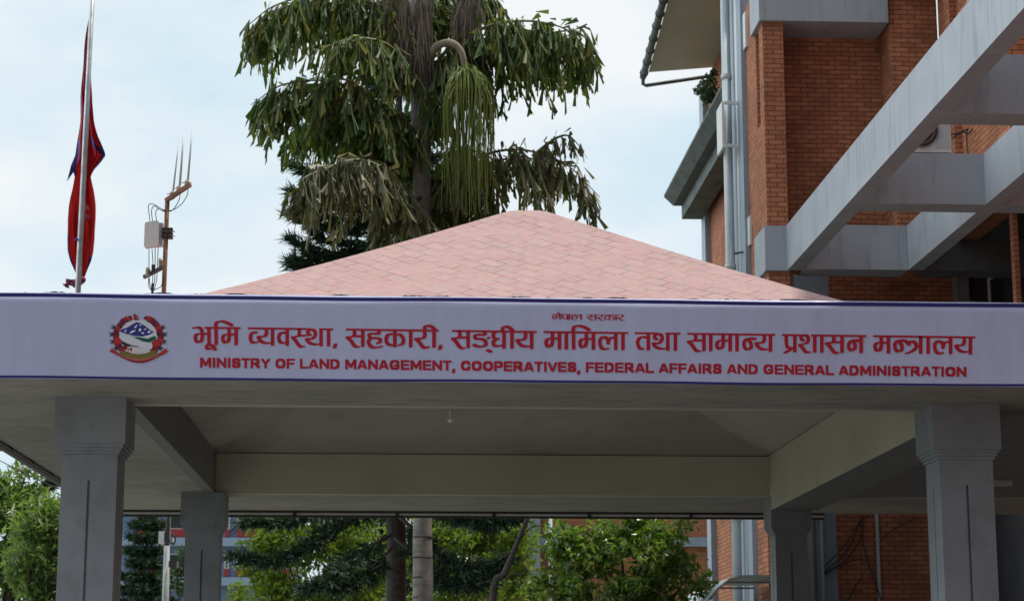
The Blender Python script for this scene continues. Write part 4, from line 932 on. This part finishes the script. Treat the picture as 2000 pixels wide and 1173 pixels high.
broadleaf('leafy_tree', 'small light green treetop low between the rear left column and trunk', (at(458,1173,40)[0],40,0), 3, tuple(at(455,1200,40)), (.35,.4,.6), 25, 60, .14, M['leaf_b'], .22, .2, .4)
broadleaf('leafy_tree', 'low dark shrubby tree below the utility pole lamp', (at(352,1173,62)[0],62,0), 4, tuple(at(358,1165,62)), (.8,.6,1.4), 40, 60, .2, M['leaf_d'], .35, .3, .4)
broadleaf('climbing_plant', 'clump of green leaves growing on the concrete eave edge', tuple(at(1392,205,35.2)), 1, tuple(at(1385,170,35.2)), (.16,.25,.30), 14, 30, .10, M['leaf_d'], .12, .3, .5, .012, cat='plant')
broadleaf('climbing_plant', 'thin sprig of leaves sticking out left over the eave', tuple(at(1388,190,34.6)), 1, tuple(at(1366,178,34.6)), (.12,.1,.06), 6, 9, .08, M['leaf_d'], .07, .3, .5, .008, cat='plant')
bt = thing('bare_tree', 'thin dark slanting trunk with bare twigs beside the glossy tree', 'tree', (at(955,1200,31)[0], 31, 0))
m = MB(); m.tube(cr([np.array((at(955,1200,31)[0]-.1, 31, 0)), at(962,1173,31), at(985,1120,31), at(1010,1060,31), at(1035,1000,31)], 5), list(np.linspace(.07, .03, 21)), 8); obj('trunk', m, M['bark'], bt, True)
m = MB()
for pts in ([(985,1120),(960,1132),(930,1140)], [(995,1095),(1020,1105),(1040,1122)], [(1012,1058),(1040,1028),(1075,1030),(1100,1038)], [(1000,1080),(970,1078),(950,1070)], [(975,1145),(1000,1122),(1030,1120)]):
    m.tube(cr([at(x, y, 31) for x, y in pts], 5), .012, 5)
obj('twigs', m, M['bark'], bt)

# ------------------------------------------------------------------ far buildings, pole, wire
ob = thing('office_block', 'blue grey office block with red panels and white windows far away', 'building', (-16, 150, 0))
def op(name, boxes, mat, parent=ob): return part(name, boxes, mat, parent)
fx0, fx1 = at(225,1100,150)[0], at(575,1100,150)[0]; OBY = 150
M['obblue'] = plain('blue_render', (.20,.27,.42), (.17,.235,.37), .3, .8); M['obband'] = plain('pale_blue_render', (.34,.45,.58), None, 1, .8); M['obred'] = plain('red_render', (.42,.05,.06), (.36,.045,.05), 1, .8)
op('wall', [(fx0, fx1, OBY, OBY+12, 0, 19)], M['obblue'])
zz = lambda py: at(400, py, OBY)[2]
for k in range(-1, 2):
    dy = 77*k
    if zz(1066+dy) < .3: continue
    op('band', [(fx0-.3, fx1+.3, OBY-.6, OBY-.002, zz(1066+dy), zz(1050+dy))], M['obband'])
    for px0, px1 in ((330,372),(440,449),(463,520),(265,312),(530,572)):
        a, b = at(px0,1040,OBY)[0], at(px1,1040,OBY)[0]
        op('panel', [(a, b, OBY-.2, OBY-.003, zz(1048+dy), zz(1033+dy))], M['obred'])
        fr = op('window', [(a, b, OBY-.15, OBY-.003, zz(1033+dy)+.003, zz(1004+dy))], M['white'])
        nn = max(1, int((b-a)/.9)); s = (b-a)/nn
        op('pane', [(a+s*i+.12, a+s*(i+1)-.12, OBY-.17, OBY-.152, zz(1031+dy), zz(1006+dy)) for i in range(nn)], M['glass'], fr)
up_ = thing('utility_pole', 'pale concrete utility pole with meter boxes and street lamp', 'utility pole', (at(325,1173,60)[0], 60, 0))
q = at(326, 1065, 60); bz = at(326,1058,60)
m = MB(); m.tube([(at(323,1173,60)[0], 60, 0), (at(323,1173,60)[0], 60, at(0,1173,60)[2]), (q[0], 60, q[2])], [.15, .105, .085], 10); obj('pole', m, plain('pole_concrete', (.40,.42,.41), (.34,.35,.34), 4, .85), up_, True)
m = MB(); m.tube([(q[0], 60, q[2]), (at(329,1003,60)[0], 60, at(0,1003,60)[2]), (at(330,960,60)[0], 60, at(0,960,60)[2])], [.07, .06, .05], 8); obj('mast', m, M['bark'], up_, True)
def pbox(name, x0, x1, y0, y1, mt, d=.25):
    a, b = at(x0, y1, 59.8), at(x1, y0, 59.8); m = MB(); m.box(a[0], b[0], 59.8-d, 59.9, a[2], b[2]); return obj(name, m, mt, up_)
pbox('meter_box', 311, 323, 1038, 1062, M['white']); pbox('fuse_box', 324, 333, 1035, 1060, M['dark']); pbox('insulator', 334, 339, 1050, 1060, M['white'], .1)
pbox('lamp', 332, 348, 1096, 1108, M['dark'], .4)
m = MB(); c = [at(335,1040,59.7), at(341,1046,59.7), at(342,1055,59.7), at(338,1062,59.7), at(334,1058,59.7)]; m.tube(cr(c, 5), .03, 6); obj('cable', m, M['dark'], up_)
# far brick block seen between the trees
fb = thing('brick_block', 'distant brick block with blue grey pillar between the trees', 'building', (at(1080,1173,66)[0], 66, 0))
def fpx(p): return at(p, 1100, 66)[0]
def fpz(p): return at(1080, p, 66)[2]
part('wall', [(fpx(930), fpx(1420), 66, 72, 0, 9.5)], M['brick'], fb)
part('pillar', [(fpx(1032), fpx(1054), 65.7, 65.998, 0, 9.4)], M['panel'], fb)
part('band', [(fpx(1055), fpx(1420), 65.8, 65.997, fpz(1066), fpz(1048))], M['panel'], fb)
part('band', [(fpx(960), fpx(1031), 65.8, 65.997, fpz(1150), fpz(1126))], M['panel'], fb)
m = MB(); m.tube([(fpx(1074), 65.75, 0), (fpx(1074), 65.75, 9.3)], .07, 8); obj('downpipe', m, M['pipe'], fb, True)
m = MB(); m.tube([(fpx(1026), 65.6, 0), (fpx(1026), 65.6, 9.3)], .05, 8); obj('downpipe', m, M['rust'], fb, True)
wire = MB(); wire.tube(cr([at(-60,866,34), at(0,899,34), at(60,928,34.2), at(112,952,34.4), at(230,985,34.8)], 8), .008, 5)
tag(obj('overhead_wire', wire, M['dark'], None, True, loc=at(0, 899, 34)), 'single thin overhead wire sloping across the sky left of column', 'wire')
